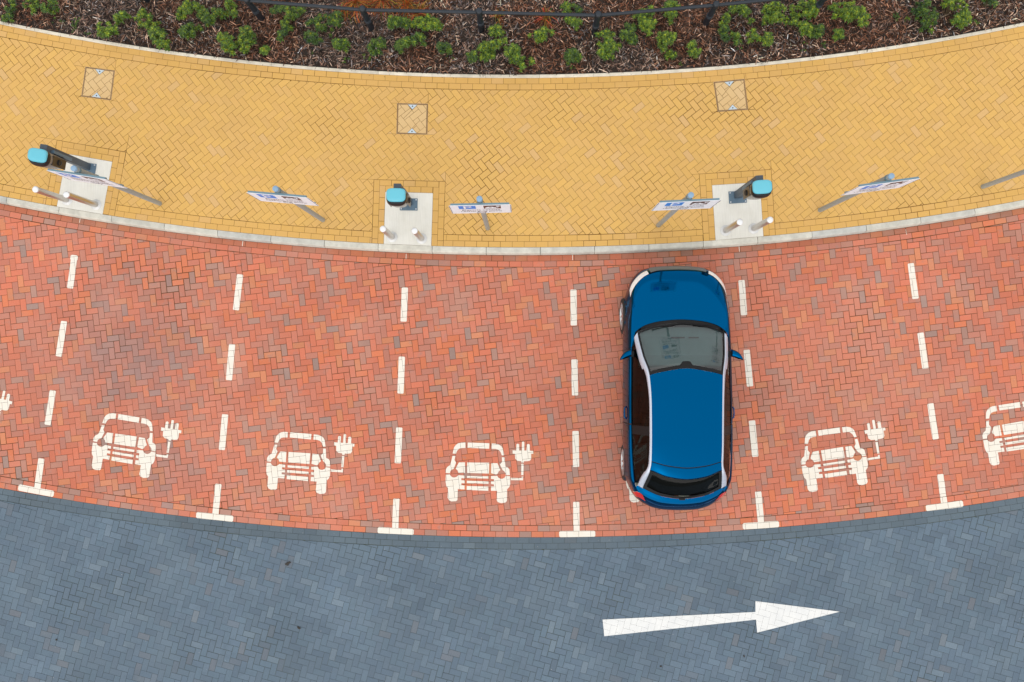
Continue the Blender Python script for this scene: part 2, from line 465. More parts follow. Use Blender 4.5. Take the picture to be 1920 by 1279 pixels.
# ------------------------------------------------------------------ painted markings: paint lies on each block, the joints stay open
M_PAINT = mat('road_paint', alb(245, 240, 229), .7, noise_amt=1, noise_scale=4.5, col2=alb(240, 230, 214), spec=.3, detail=7)
def wear(m, amt, colr):
    n = m.node_tree.nodes; l = m.node_tree.links; b = n['Principled BSDF']; src = b.inputs['Base Color'].links[0].from_socket
    tc = [x for x in n if x.type == 'TEX_COORD'][0]
    t = n.new('ShaderNodeTexNoise'); t.inputs['Scale'].default_value = 16; t.inputs['Detail'].default_value = 8; t.inputs['Roughness'].default_value = .75
    l.new(tc.outputs['Object'], t.inputs['Vector'])
    mr = n.new('ShaderNodeMapRange'); mr.inputs['From Min'].default_value = .57; mr.inputs['From Max'].default_value = .72; mr.inputs['To Max'].default_value = amt
    l.new(t.outputs['Fac'], mr.inputs['Value'])
    mx = n.new('ShaderNodeMix'); mx.data_type = 'RGBA'; mx.inputs[7].default_value = (*colr, 1)
    l.new(mr.outputs[0], mx.inputs[0]); l.new(src, mx.inputs[6]); l.new(mx.outputs[2], b.inputs['Base Color'])
wear(M_PAINT, .5, alb(214, 180, 160))
M_PAINT2 = mat('arrow_paint', alb(243, 243, 240), .7, noise_amt=1, noise_scale=5, col2=alb(226, 228, 228), spec=.3, detail=7)
def index_cells(cells):
    g = {}
    for p, _ in cells:
        mx = sum(a[0] for a in p)/len(p); my = sum(a[1] for a in p)/len(p)
        g.setdefault((int(math.floor(mx/.25)), int(math.floor(my/.25))), []).append(p)
    return g
G_RED = index_cells(red_cells); G_BLUE = index_cells(blue_cells)
def paint(mb, shapes, grids, z=.0035, gap=.0019):
    for s in shapes:
        tri = tessellate_polygon([[Vector((x, y, 0)) for x, y in s]])
        for t in tri:
            tp = ccw([tuple(s[i][:2]) if isinstance(s[i], Vector) else tuple(s[i]) for i in t])
            if abs(area(tp)) < 1e-7: continue
            xs = [a[0] for a in tp]; ys = [a[1] for a in tp]
            for gx in range(int(math.floor(min(xs)/.25))-1, int(math.floor(max(xs)/.25))+2):
                for gy in range(int(math.floor(min(ys)/.25))-1, int(math.floor(max(ys)/.25))+2):
                    for grid in grids:
                        for c in grid.get((gx, gy), ()):
                            ci = inset(c, gap)
                            if len(ci) < 3: continue
                            q = inter(ci, tp)
                            if len(q) >= 3 and area(ccw(q)) > 1e-7: mb.face([(x, y, z) for x, y in ccw(q)])
def strip(a, b, wd, round_=.012, jit=.0015):
    a = Vector(a[:2]); b = Vector(b[:2]); d = (b-a).normalized(); n = Vector((-d.y, d.x)); L = (b-a).length; h = wd/2
    pts = []
    for (x, y) in ((round_, -h), (L/3, -h), (2*L/3, -h), (L-round_, -h), (L, -h+round_), (L, h-round_), (L-round_, h), (2*L/3, h), (L/3, h), (round_, h), (0, h-round_), (0, -h+round_)):
        q = a+d*x+n*(y+random.uniform(-jit, jit)); pts.append((q.x, q.y))
    return pts
LINES = [
 ('leftmost', [((139.9, 478.4), (131.5, 540.9)), ((120.4, 602.2), (110, 668.5)), ((99.3, 732), (89.3, 796.8)), ((77.9, 859.7), (69.8, 918))], ((34.6, 913.7), (101.2, 926.5)), (150, 413)),
 ('second', [((450.4, 514.6), (442.3, 581.6)), ((435.4, 645.6), (429.3, 713)), ((422.4, 777), (415.9, 843.7)), ((409.8, 907.3), (404, 965)), ], ((368, 965.6), (437.4, 973)), (455, 457)),
 ('third', [((759.3, 539.2), (756.7, 603.1)), ((753.6, 668.7), (750.9, 738)), ((748.6, 801.6), (745.9, 868.7)), ((743.3, 935), (741, 991))], ((708, 994), (775.8, 997.6)), (761.5, 481)),
 ('fourth', [((1075.2, 543), (1075.9, 610.4)), ((1077.1, 674), (1078.2, 741.5)), ((1079, 808.1), (1080.2, 875.6)), ((1080.5, 941), (1080.9, 998))], ((1048.4, 1001.6), (1116.2, 1000.8)), (1073.5, 483)),
 ('fifth', [((1390.2, 525.3), (1395.2, 591.2)), ((1399.8, 656), (1406.3, 724.6)), ((1409.7, 788.5), (1416.2, 856.4)), ((1421.2, 921.5), (1427, 981))], ((1392.5, 987), (1460.7, 982.6)), (1386, 467)),
 ('last', [((1707.4, 493.8), (1716.6, 560.5)), ((1725.8, 624), (1735, 691.1)), ((1744.2, 756.6), (1754.2, 823.7)), ((1762.6, 889.2), (1770.3, 945))], ((1735.9, 953.0), (1805.8, 944.4)), (1699, 435))]
LBL = {'leftmost': 'white dashed bay line nearest the left edge, its top dash flared',
       'second': 'white dashed bay line between the two leftmost car symbols, second dash smudged',
       'third': 'white dashed bay line ending below the middle charger, left of the middle car symbol',
       'fourth': 'white dashed bay line running to the left of the blue car',
       'fifth': 'white dashed bay line just right of the blue car, beside its mirror',
       'last': 'white dashed bay line nearest the right edge, left of the cut-off car symbol'}
for nm, ds, T, tick in LINES:
    ln = thing('bay_line', LBL[nm], 'road marking', (0, 0, 0), 0, 'dashed lines between parking bays')
    Ta, Tb = Vector(P(*T[0])[:2]), Vector(P(*T[1])[:2]); td = (Tb-Ta).normalized(); tn = Vector((-td.y, td.x))
    if tn.y < 0: tn = -tn
    for i, (a, b) in enumerate(ds):
        A, B = P(*a), P(*b); mb = MB(); st = strip(A, B, .108)
        if i == 3: st = clip(st, tn.x, tn.y, tn.dot(Ta)+.0542)      # stops where the cross bar starts
        paint(mb, [st], [G_RED])
        if nm == 'leftmost' and i == 0: paint(mb, [strip(A, A+(B-A)*.17, .128, .02)], [G_RED], z=.0048)
        mb.build('dash', M_PAINT, ln)
    mb = MB(); paint(mb, [strip(P(*T[0]), P(*T[1]), .108, .02)], [G_RED, G_BLUE]); mb.build('end_bar', M_PAINT, ln)
    tk = P(*tick); rr = Vector((tk.x-CX, tk.y-CY)).normalized(); mb = MB()
    paint(mb, [strip((tk.x-rr.x*.045, tk.y-rr.y*.045), (tk.x+rr.x*.045, tk.y+rr.y*.045), .009, .001, 0)], [G_RED]); mb.build('tick_mark', M_PAINT, ln)

SYM = [
 [(450, 170), (385, 168), (335, 182), (295, 210), (268, 250), (245, 345), (298, 350), (318, 300), (350, 268), (395, 258), (450, 257)],
 [(487, 170), (833, 182), (830, 270), (485, 255)],
 [(870, 185), (940, 190), (990, 205), (1030, 235), (1050, 270), (1070, 373), (1030, 375), (1010, 320), (975, 285), (930, 272), (868, 270)],
 [(243, 382), (290, 382), (276, 450), (300, 490), (262, 592), (232, 602), (208, 630), (202, 660), (135, 655), (137, 600), (160, 560), (205, 530), (228, 450)],
 [(1032, 405), (1075, 405), (1090, 555), (1130, 570), (1152, 600), (1160, 690), (1093, 690), (1090, 655), (1065, 625), (1045, 612), (1000, 520), (1035, 480)],
 [(345, 488), (443, 486), (443, 655), (335, 650), (325, 615), (297, 590), (300, 570)],
 [(478, 488), (830, 492), (825, 665), (478, 655)],
 [(865, 497), (962, 500), (1008, 610), (980, 632), (962, 670), (940, 680), (858, 660)],
 [(135, 678), (200, 678), (215, 705), (240, 722), (268, 728), (300, 722), (325, 702), (338, 690), (435, 697), (437, 740), (385, 738), (385, 772), (435, 775), (437, 820), (385, 818), (385, 850), (435, 855), (435, 918), (328, 912), (322, 1085), (300, 1105), (225, 1108), (185, 1090), (165, 1050), (170, 900), (145, 865), (133, 800)],
 [(858, 705), (958, 700), (975, 730), (1010, 748), (1040, 748), (1075, 730), (1092, 702), (1162, 708), (1165, 830), (1150, 880), (1115, 915), (1112, 1100), (1090, 1125), (1020, 1137), (965, 1118), (948, 1085), (955, 940), (858, 938), (858, 872), (905, 868), (905, 838), (858, 830), (858, 790), (905, 790), (905, 755), (858, 750)],
 [(475, 702), (820, 708), (818, 745), (475, 737)], [(472, 778), (818, 790), (818, 828), (472, 818)], [(470, 862), (815, 872), (815, 940), (470, 925)],
 [(1172, 733), (1345, 735), (1345, 712), (1372, 712), (1368, 772), (1172, 770)], [(1342, 508), (1380, 508), (1375, 690), (1340, 690)],
 [(1240, 350), (1205, 348), (1203, 295), (1262, 298), (1265, 200), (1285, 188), (1310, 200), (1308, 298), (1350, 298), (1352, 165), (1370, 153), (1392, 165), (1390, 298), (1425, 298), (1428, 205), (1452, 192), (1478, 205), (1478, 300), (1533, 305), (1533, 350), (1500, 350), (1500, 430), (1480, 460), (1440, 468), (1385, 468), (1382, 490), (1345, 490), (1342, 468), (1280, 462), (1245, 430)]]
SPOTS = [((-128, 765), (-42.6, 785), 'white plug-in car symbol painted at the left edge, only its plug showing'),
         ((189.9, 829.2), (276.7, 843.5), 'white plug-in car symbol in the bay right of the leftmost line, by the purplish stain'),
         ((515.8, 865.7), (603.8, 873.3), 'white plug-in car symbol in the bay below the second sign from left'),
         ((851.4, 886.8), (940.6, 890), 'white plug-in car symbol in the empty bay left of the blue car'),
         ((1188, 889), (1277, 884), 'white plug-in car symbol mostly hidden beneath the blue car, one wheel showing'),
         ((1517.9, 868.6), (1607.9, 856.2), 'white plug-in car symbol in the empty bay right of the blue car'),
         ((1858, 820.2), (1946, 806.7), 'white plug-in car symbol cut off by the right edge')]
L0, R0 = complex(268, -655), complex(1028, -682)
for a, b, lab in SPOTS:
    A = complex(*P(*a)[:2]); B = complex(*P(*b)[:2]); shp = []
    for s in SYM:
        shp.append([((lambda z: (z.real, z.imag))(A+(complex(x, -y)-L0)/(R0-L0)*(B-A))) for x, y in s])
    sy = thing('charging_bay_symbol', lab, 'road marking', (0, 0, 0), 0, 'plug-in car symbols painted in the bays')
    for nm, ss in (('car_outline', shp[:13]), ('cable_outline', shp[13:15]), ('plug_outline', shp[15:])):
        mb = MB(); paint(mb, ss, [G_RED])
        if mb.v: mb.build(nm, M_PAINT, sy)
arrow = [tuple(P(1100+x/3.692, 1100+y/3.692)[:2]) for x, y in ((110, 228), (1168, 175), (1168, 100), (1752, 173), (1180, 318), (1172, 228), (122, 343))]
mb = MB(); paint(mb, [arrow], [G_BLUE], gap=.0009)
tag(mb.build('direction_arrow', M_PAINT2), 'large white tapering arrow painted on the grey road pointing right', 'road marking')

# ------------------------------------------------------------------ charger pads, inspection covers
M_CONC = mat('pad_concrete', alb(240, 238, 230), .9, noise_amt=1, noise_scale=3.5, col2=alb(228, 225, 213), detail=8, spec=.2, bump=.3, bump_scale=60)
n = M_CONC.node_tree.nodes; l = M_CONC.node_tree.links
wv = n.new('ShaderNodeTexNoise'); wv.inputs['Scale'].default_value = 30; mp = n.new('ShaderNodeMapping'); mp.inputs['Scale'].default_value = (3, .12, 1)
l.new([x for x in n if x.type == 'TEX_COORD'][0].outputs['Object'], mp.inputs[0]); l.new(mp.outputs[0], wv.inputs['Vector'])
src = n['Principled BSDF'].inputs['Base Color'].links[0].from_socket
mr = n.new('ShaderNodeMapRange'); mr.inputs['From Min'].default_value = .3; mr.inputs['From Max'].default_value = .7; mr.inputs['To Min'].default_value = .94; mr.inputs['To Max'].default_value = 1.04
l.new(wv.outputs['Fac'], mr.inputs[0]); vm = n.new('ShaderNodeVectorMath'); vm.operation = 'SCALE'; l.new(src, vm.inputs[0]); l.new(mr.outputs[0], vm.inputs['Scale']); l.new(vm.outputs[0], n['Principled BSDF'].inputs['Base Color'])
for q, lab in zip(PADS, ('brushed concrete pad under the left charger and two posts', 'brushed concrete pad under the middle charger between two bollards', 'brushed concrete pad under the right charger above the blue car')):
    a, u, v, W_ = pad_frame(q); poly = loc_quad(a, u, v, .002, W_-.002, .002, 1.2)
    mid = a+u*W_/2; kn = (Vector((CX, CY))-mid).normalized(); poly = clip(poly, kn.x, kn.y, kn.dot(Vector((CX, CY)))-R_KB+.003)
    # keep the kerb end curved enough by clipping only; the slab reaches below the footway
    mb = MB(); mb.prism(ccw(poly), .0, ZF+.003)
    tag(mb.build('concrete_pad', M_CONC, bevel=.004), lab, 'concrete pad', 'concrete pads under the chargers')
M_FRAME = mat('cover_frame_steel', alb(206, 176, 138), .6, .0, noise_amt=.25, noise_scale=30)
M_PLATE = mat('galvanised_plate', alb(200, 214, 222), .45, .55, noise_amt=.12, noise_scale=40)
M_DARK = mat('dark_slot', (.02, .02, .022), .8)
for i, (q, lab) in enumerate(zip(COVERS, ('square block-filled inspection cover at upper left, above the left charger', 'square block-filled inspection cover above the middle charger', 'square block-filled inspection cover touching the edging above the right charger'))):
    c = Vector((sum(p[0] for p in q)/4, sum(p[1] for p in q)/4))
    t = thing('inspection_cover', lab, 'manhole cover', (c.x, c.y, ZF), 0, 'inspection covers in the yellow footway')
    mb = MB()
    for j in range(4):
        for off, wd in ((.0, .0045), (.016, .0035)):
            qq = [Vector(p) for p in q]; 
            a, b = qq[j], qq[(j+1) % 4]; d = (b-a).normalized(); nn = c-(a+b)/2; nn = (nn-d*nn.dot(d)).normalized()
            a2 = a+nn*off+d*off; b2 = b+nn*off-d*off
            pl = ccw([tuple(x-c) for x in (a2, b2, b2+nn*wd-d*wd, a2+nn*wd+d*wd)])
            mb.prism(pl, -.02, .0035)
    mb.build('frame', M_FRAME, t)
    inner = inset(ccw(q), .021); gap = inset(ccw(q), .008)
    mb = MB(); b2 = MB()
    tris = []
    for j in (0, 2):
        a, b = Vector(q[j]), Vector(q[(j+1) % 4]); mid = (a+b)/2; d = (b-a).normalized(); nn = (c-mid); nn = (nn-d*nn.dot(d)).normalized()
        tris.append(ccw([tuple(mid+nn*.018-d*.085), tuple(mid+nn*.018+d*.085), tuple(mid+nn*.018+nn*.088)]))
    for cell in cover_cells[i]:
        for p in subtract([ccw(cell)], tris[0]):
            for p2 in subtract([p], tris[1]):
                p3 = inter(p2, inner)
                if len(p3) >= 3:
                    x, y = p3[0]; col = mixc(yel_col(x, y), alb(222, 192, 145), .75)
                    plate(mb, [(x-c.x, y-c.y) for x, y in p3], .0, col, GAP)
    mb.build('block_infill', M_YEL, t, color=True)
    for tr in tris:
        tm = MB(); tm.prism([(x-c.x, y-c.y) for x, y in inset(tr, .003)], -.015, .002)
        pl = tm.build('lifting_plate', M_PLATE, t)
        cc = (sum(x for x, y in tr)/3-c.x, sum(y for x, y in tr)/3-c.y)
        hm = MB(); hm.lathe([(.011, .0), (.011, .0035)], 12, Matrix.Translation((cc[0], cc[1], .0))); hm.build('keyhole', M_DARK, pl)

# ------------------------------------------------------------------ stainless bollards
M_SS = mat('brushed_steel', (.60, .57, .54), .32, 1.0, noise_amt=.08, noise_scale=60)
M_SSTOP = mat('steel_cap', (.82, .83, .84), .5, .6)
M_COLLAR = mat('collar_steel', (.66, .66, .65), .5, .6)
HB = .90
def make_bollard(lab):
    t = thing('bollard', lab, 'bollard', group='stainless bollards in front of the chargers')
    m = MB(); m.lathe([(.0505, 0), (.0505, HB-.03)], 32); m.build('post', M_SS, t, smooth=40)
    m = MB(); m.lathe([(.0505, HB-.029), (.0515, HB-.026), (.0515, HB-.012), (.046, HB-.002), (.03, HB+.002), (0.0, HB+.003)], 32); m.build('cap', M_SSTOP, t, smooth=60)
    m = MB(); m.lathe([(.092, 0), (.092, .003), (.086, .007), (.062, .010), (.056, .022), (.051, .024)], 32); m.build('base_collar', M_COLLAR, t, smooth=60)
    return t
BOL = [((126, 375.0), 'steel bollard left of the left concrete pad, outermost on the left'),
       ((180.2, 384.0), 'steel bollard on the left pad, right one of its pair'),
       ((735.3, 444.4), 'steel bollard at front left of the middle concrete pad'),
       ((790.6, 447.6), 'steel bollard at front right of the middle concrete pad'),
       ((1360.4, 432.3), 'steel bollard at front left of the right concrete pad'),
       ((1413.2, 428.6), 'steel bollard at front right of the right concrete pad')]
b0 = None
for p, lab in BOL:
    L = P(*p, ZF+.003)
    if b0 is None: b0 = make_bollard(lab); b0.location = L
    else: dup(b0, L, random.uniform(-1, 1), lab)

# ------------------------------------------------------------------ chargers
M_POST = mat('blue_grey_coated_steel', alb(94, 118, 136), .5, .0, noise_amt=.1, noise_scale=15)
M_POST2 = mat('dark_coated_steel', alb(72, 84, 96), .5, .0, noise_amt=.1, noise_scale=15)
M_CYAN = mat('cyan_plastic', alb(104, 196, 216), .3, spec=.5)
M_BLACK = mat('black_gloss', (.012, .013, .015), .35, spec=.35)
M_BOLT = mat('zinc_bolt', (.7, .72, .74), .35, .8)
M_GREY = mat('grey_plastic', (.16, .15, .145), .22, spec=.8)
M_FACE = mat('socket_panel', (.03, .024, .02), .28)
def make_charger(lab):
    t = thing('vehicle_charger', lab, 'charging point', group='vehicle chargers on the concrete pads')
    m = MB(); m.box((0, 0, .006), (.30, .205, .012)); bp = m.build('base_plate', M_POST, t, bevel=.003)
    for sx in (-1, 1):
        for sy in (-1, 1):
            m = MB(); m.lathe([(.011, .012), (.011, .02), (.006, .021), (.006, .03), (0, .031)], 10, Matrix.Translation((sx*.125, sy*.078, 0))); m.build('anchor_bolt', M_BOLT, bp)
    m = MB(); m.box((0, .035, .635), (.115, .115, 1.25)); m.build('post', M_POST2, t, bevel=.008)
    m = MB(); m.box((0, .02, .88), (.20, .05, .50)); m.build('back_bracket', M_POST, t, bevel=.006)
    # rounded head: superellipse sections that narrow downwards
    def sec(z, w_, d0, d1, n=36, e=2.6):
        r = []
        for i in range(n):
            a = 2*math.pi*i/n; cx_, sy_ = math.cos(a), math.sin(a)
            x = w_*math.copysign(abs(cx_)**(2/e), cx_); y = (d0+d1)/2+(d1-d0)/2*math.copysign(abs(sy_)**(2/e), sy_)
            r.append(Vector((x, y, z-.125)))
        return r
    def loft(secs, cap0=True, cap1=True):
        m = MB(); n = len(secs[0]); vs = [v for s in secs for v in s]
        fs = [(k*n+i, k*n+(i+1) % n, (k+1)*n+(i+1) % n, (k+1)*n+i) for k in range(len(secs)-1) for i in range(n)]
        if cap0: fs.append(tuple(range(n-1, -1, -1)))
        if cap1: fs.append(tuple((len(secs)-1)*n+i for i in range(n)))
        m.add(vs, fs); return m
    body = loft([sec(.92, .10, -.17, .0), sec(.95, .115, -.20, .0), sec(1.12, .135, -.235, .0), sec(1.33, .152, -.26, .0), sec(1.40, .155, -.262, .0)])
    b = body.build('charger_body', M_GREY, t, smooth=50)
    for sx in (-1, 1):
        m = MB(); m.prism([(-.20, .865), (-.205, 1.215), (-.05, 1.215), (-.05, .865)], 0, .012, Matrix.Translation((sx*.150-.006, 0, 0)) @ Matrix(((0, 0, 1, 0), (1, 0, 0, 0), (0, 1, 0, 0), (0, 0, 0, 1))))
        sp = m.build('socket_panel', M_FACE, b)
        m = MB(); m.lathe([(.045, -.012), (.045, .012), (.036, .016), (.030, .010), (0, .008)], 20, Matrix.Translation((sx*.160, -.125, 1.045)) @ Matrix.Rotation(sx*math.pi/2, 4, 'Y')); m.build('socket', M_BLACK, sp, smooth=40)
    m = loft([sec(1.40, .157, -.264, .004), sec(1.445, .157, -.262, .004), sec(1.475, .152, -.245, -.002)], True, True); m.build('black_rim', M_BLACK, t, smooth=50)
    m = loft([sec(1.47, .148, -.214, -.001, e=3.6), sec(1.496, .147, -.205, -.003, e=3.6), sec(1.508, .141, -.185, -.008, e=3.4), sec(1.512, .10, -.15, -.02, e=3.2), sec(1.513, .05, -.11, -.05, e=3.2)], False, True)
    m.build('top_cap', M_CYAN, t, smooth=60)
    return t
zc = ZF+.004
c0 = make_charger('blue-capped charger at the left, leaning into view behind two bollards, its socket side showing')
c0.location = P(163.5, 316.5, zc); c0.rotation_euler = (0, 0, R(-9.5))
dup(c0, P(766.5, 383.5, zc), R(-.8), 'blue-capped charger on the middle concrete pad, its front facing down')
dup(c0, P(1383.0, 369.8, zc), R(3.6), 'blue-capped charger at the right, above the parked blue car')

# ------------------------------------------------------------------ signs
M_GALV = mat('galvanised_post', alb(158, 164, 162), .5, .0, noise_amt=.12, noise_scale=25, spec=.5)
M_CAP = mat('post_cap', alb(140, 172, 200), .5)
M_CHAN = mat('sign_channel', alb(112, 142, 156), .5, .3)
M_WHITE = mat('sign_white', (.86, .91, .97), .45, noise_amt=.03, noise_scale=8)
M_SBLUE = mat('sign_blue', alb(22, 140, 240), .4)
M_SBROWN = mat('sign_brown', alb(86, 62, 58), .4)
M_TXT = mat('sign_text', (.015, .015, .018), .5)
TXT = {}
def text_mesh(body, size, width=None):
    key = (body, size)
    if key in TXT: return TXT[key]
    cu = bpy.data.curves.new('t', 'FONT'); cu.body = body; cu.size = size; cu.align_x = 'CENTER'; cu.align_y = 'CENTER'; cu.offset = size*.004; cu.resolution_u = 3
    o = bpy.data.objects.new('t', cu); COL.objects.link(o); bpy.context.view_layer.update()
    me = bpy.data.meshes.new_from_object(o.evaluated_get(bpy.context.evaluated_depsgraph_get())); bpy.data.objects.remove(o); bpy.data.curves.remove(cu)
    TXT[key] = me; return me
def put_text(name, body, size, M, m, par, sx=1.0):
    me = text_mesh(body, size).copy(); me.transform(M @ Matrix.Diagonal((sx, 1, 1, 1))); me.materials.clear(); me.materials.append(m)
    o = bpy.data.objects.new(name, me); COL.objects.link(o); o.parent = par; return o
HP, ZT, ZB, SW = 2.61, 2.53, 1.90, .865
YF = -.075
def face_m(x, z, y): return Matrix(((1, 0, 0, x), (0, 0, -1, y), (0, 1, 0, z), (0, 0, 0, 1)))   # XY of a shape -> XZ of the sign
def make_sign(lab):
    t = thing('parking_sign', lab, 'sign', group='white parking signs on galvanised posts')
    m = MB(); m.lathe([(.0385, -.02), (.0385, HP-.01)], 24); m.build('post', M_GALV, t, smooth=40)
    m = MB(); m.lathe([(.041, HP-.03), (.041, HP), (.036, HP+.006), (0, HP+.008)], 24); m.build('post_cap', M_CAP, t, smooth=50)
    zm = (ZT+ZB)/2
    m = MB(); m.prism([(-SW/2+.02, -.31), (-SW/2, -.29), (-SW/2, .29), (-SW/2+.02, .31), (SW/2-.02, .31), (SW/2, .29), (SW/2, -.29), (SW/2-.02, -.31)], 0, .004, face_m(0, zm, YF+.004))
    pn = m.build('panel', M_WHITE, t)
    for s in (-1, 1): m = MB(); m.box((s*(SW/2-.008), YF-.0008, zm), (.007, .0016, .60)); m.build('side_border', M_TXT, pn)
    for dz in (.285, -.19):
        m = MB(); m.box((0, YF+.018, zm+dz), (SW-.05, .026, .045)); ch = m.build('rail', M_CHAN, t)
        m = MB()
        m.lathe([(.044, -.018), (.044, .018)], 20, Matrix.Translation((0, 0, zm+dz))); m.box((0, -.043, zm+dz), (.07, .03, .036)); m.build('clip', M_CHAN, ch)
    # blue P square
    m = MB(); m.prism([(-.12, -.115), (.12, -.115), (.12, .115), (-.12, .115)], 0, .001, face_m(-.185, zm+.16, YF-.0002)); p = m.build('blue_panel', M_SBLUE, pn)
    put_text('letter', 'P', .27, face_m(-.185, zm+.16, YF-.003), M_WHITE, p)
    # brown square with car and plug
    m = MB(); m.prism([(-.12, -.115), (.12, -.115), (.12, .115), (-.12, .115)], 0, .001, face_m(.165, zm+.16, YF-.0002)); p = m.build('brown_panel', M_SBROWN, pn)
    m = MB(); Mx = face_m(.165, zm+.16, YF-.0035)
    for s in ([(-.10, -.07), (.06, -.07), (.06, -.02), (.03, -.005), (.005, .04), (-.06, .04), (-.085, -.005), (-.10, -.02)], [(.055, .05), (.105, .05), (.105, .095), (.055, .095)], [(.075, -.05), (.083, -.05), (.083, .05), (.075, .05)], [(.06, -.05), (.075, -.05), (.075, -.04), (.06, -.04)]):
        m.prism(s, 0, .001, Mx)
    m.build('car_and_plug_pictogram', M_WHITE, p)
    m = MB(); m.prism([(-.05, .0), (-.005, .0), (-.018, .028), (-.045, .028)], 0, .001, face_m(.165, zm+.16, YF-.005)); m.build('pictogram_window', M_SBROWN, p)
    put_text('lettering', 'Electric vehicle', .092, face_m(0, zm-.045, YF-.002), M_TXT, pn, .98)
    put_text('lettering', 'recharging point', .092, face_m(0, zm-.145, YF-.002), M_TXT, pn, .98)
    put_text('lettering', 'only', .092, face_m(0, zm-.245, YF-.002), M_TXT, pn, .98)
    return t
SIGNS = [((299.5, 381.6), -8.8, 'white parking sign at the far left, in front of the left charger'),
         ((605.5, 412.6), -5.0, 'white parking sign between the left charger and the middle charger, alone on the paving'),
         ((914.5, 428), 1.0, 'white parking sign just right of the middle charger'),
         ((1234.5, 422.5), 2.4, 'white parking sign just left of the right charger, above the blue car'),
         ((1537.5, 394), 7.6, 'white parking sign right of the right charger on a leaning-looking post'),
         ((1843, 350), 11.5, 'white parking sign at the right edge, only its post in view')]
s0 = None
for p, rz, lab in SIGNS:
    if s0 is None: s0 = make_sign(lab); s0.location = P(*p, ZF); s0.rotation_euler = (0, 0, R(rz))
    else: dup(s0, P(*p, ZF), R(rz), lab)

# ------------------------------------------------------------------ planting bed
M_SOIL = mat('bed_soil', (.022, .017, .013), .95, noise_amt=1, noise_scale=14, col2=(.055, .040, .032), detail=8, bump=.5, bump_scale=60)
mb = MB(); NA, NR = 90, 22
grid = []
for i in range(NA+1):
    a = -AM*1.05+2.1*AM*i/NA
    for j in range(NR+1):
        r = R_BED-6.0*j/NR; x, y = pol(r, a); z = ZF-.012+min(1, j/3)*.02+.018*nz(x, y, 1.7, 4)*min(1, j)
        grid.append((x, y, z))
mb.add(grid, [(i*(NR+1)+j, (i+1)*(NR+1)+j, (i+1)*(NR+1)+j+1, i*(NR+1)+j+1) for i in range(NA) for j in range(NR)])
struct(mb.build('bed_soil', M_SOIL, smooth=True))
M_CHIP = mat('bark_chip', rough=.9, attr=True, spec=.15)
CH = [(5, (96, 66, 52)), (5, (122, 86, 68)), (4, (70, 52, 44)), (3, (150, 118, 98)), (3, (176, 146, 126)), (2, (104, 98, 100)), (2, (198, 172, 150)), (.5, (206, 198, 190)), (2, (132, 124, 122))]
mb = MB()
def chips(n, r0, r1):
    for _ in range(n):
        a = random.uniform(-AM, AM); r = random.uniform(r0, r1); x, y = pol(r, a)
        if r1 > R_BED-.05 and r > R_BED-.02 and random.random() < .9: continue
        L = random.choice([1, 1, 1.4, 2])*random.uniform(.018, .045); W_ = random.uniform(.003, .009); t = random.uniform(0, math.pi*2)
        z = ZF+.008+.018*nz(x, y, 1.7, 4)+random.random()**2*.022+(.006 if r < R_BED-.02 else .012)
        d = Vector((math.cos(t), math.sin(t), random.gauss(0, .22))).normalized(); s = Vector((-math.sin(t), math.cos(t), random.gauss(0, .35))).normalized()
        zone = nz(x, y, .8, 31); c = pick(CH)
        if zone > .1: c = mixc(c, (128, 78, 54), .35)
        elif zone < -.15: c = mixc(c, (120, 112, 110), .3)
        k = .42+1.05*random.random()**1.4; col = alb(*[v*k for v in c])
        o = Vector((x, y, z)); bw = Vector((0, 0, random.uniform(-.003, .006)))
        mb.add([o-d*L-s*W_*.5, o-d*L*.9+s*W_*.6, o+bw+s*W_, o+bw-s*W_, o+d*L*.9+s*W_*.5, o+d*L-s*W_*.3], [(0, 3, 2, 1), (3, 5, 4, 2)], col=col)
chips(62000, R_BED-1.7, R_BED+.0); chips(16000, R_BED-4.0, R_BED-1.7)
for _ in range(70):
    a = random.uniform(-AM, AM); x, y = pol(R_BED+random.uniform(.0, .09), a); t = random.uniform(0, 6.3); d = Vector((math.cos(t), math.sin(t), 0)); s = Vector((-d.y, d.x, 0)); L = random.uniform(.008, .018); o = Vector((x, y, ZF+.0185))
    mb.add([o-d*L, o+s*.003, o+d*L, o-s*.003], [(0, 3, 2, 1)], col=alb(90, 64, 50))
struct(mb.build('bark_mulch', M_CHIP, color=True), 'stuff')

M_LEAF = mat('leaf', rough=.42, attr=True, spec=.4)
M_LEAF.node_tree.nodes['Principled BSDF'].inputs['Subsurface Weight'].default_value = 0
M_STEM = mat('stem', (.10, .07, .035), .8)
def leaf(mb, o, d, L, W_, col, droop=.25):
    d = d.normalized(); s = d.cross(Vector((0, 0, 1)))
    if s.length < .05: s = Vector((1, 0, 0))
    s.normalize(); n_ = s.cross(d)
    m1 = o+d*L*.45+n_*L*.06; tip = o+d*L-Vector((0, 0, L*droop)); f = n_*W_*.35
    mb.add([o, m1+s*W_+f, m1, m1-s*W_+f, tip], [(0, 2, 1), (0, 3, 2), (2, 4, 1), (3, 4, 2)], col=col)
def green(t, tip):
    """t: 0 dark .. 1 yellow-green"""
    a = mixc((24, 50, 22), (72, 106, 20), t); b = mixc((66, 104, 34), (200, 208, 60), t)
    return mixc(a, b, tip)
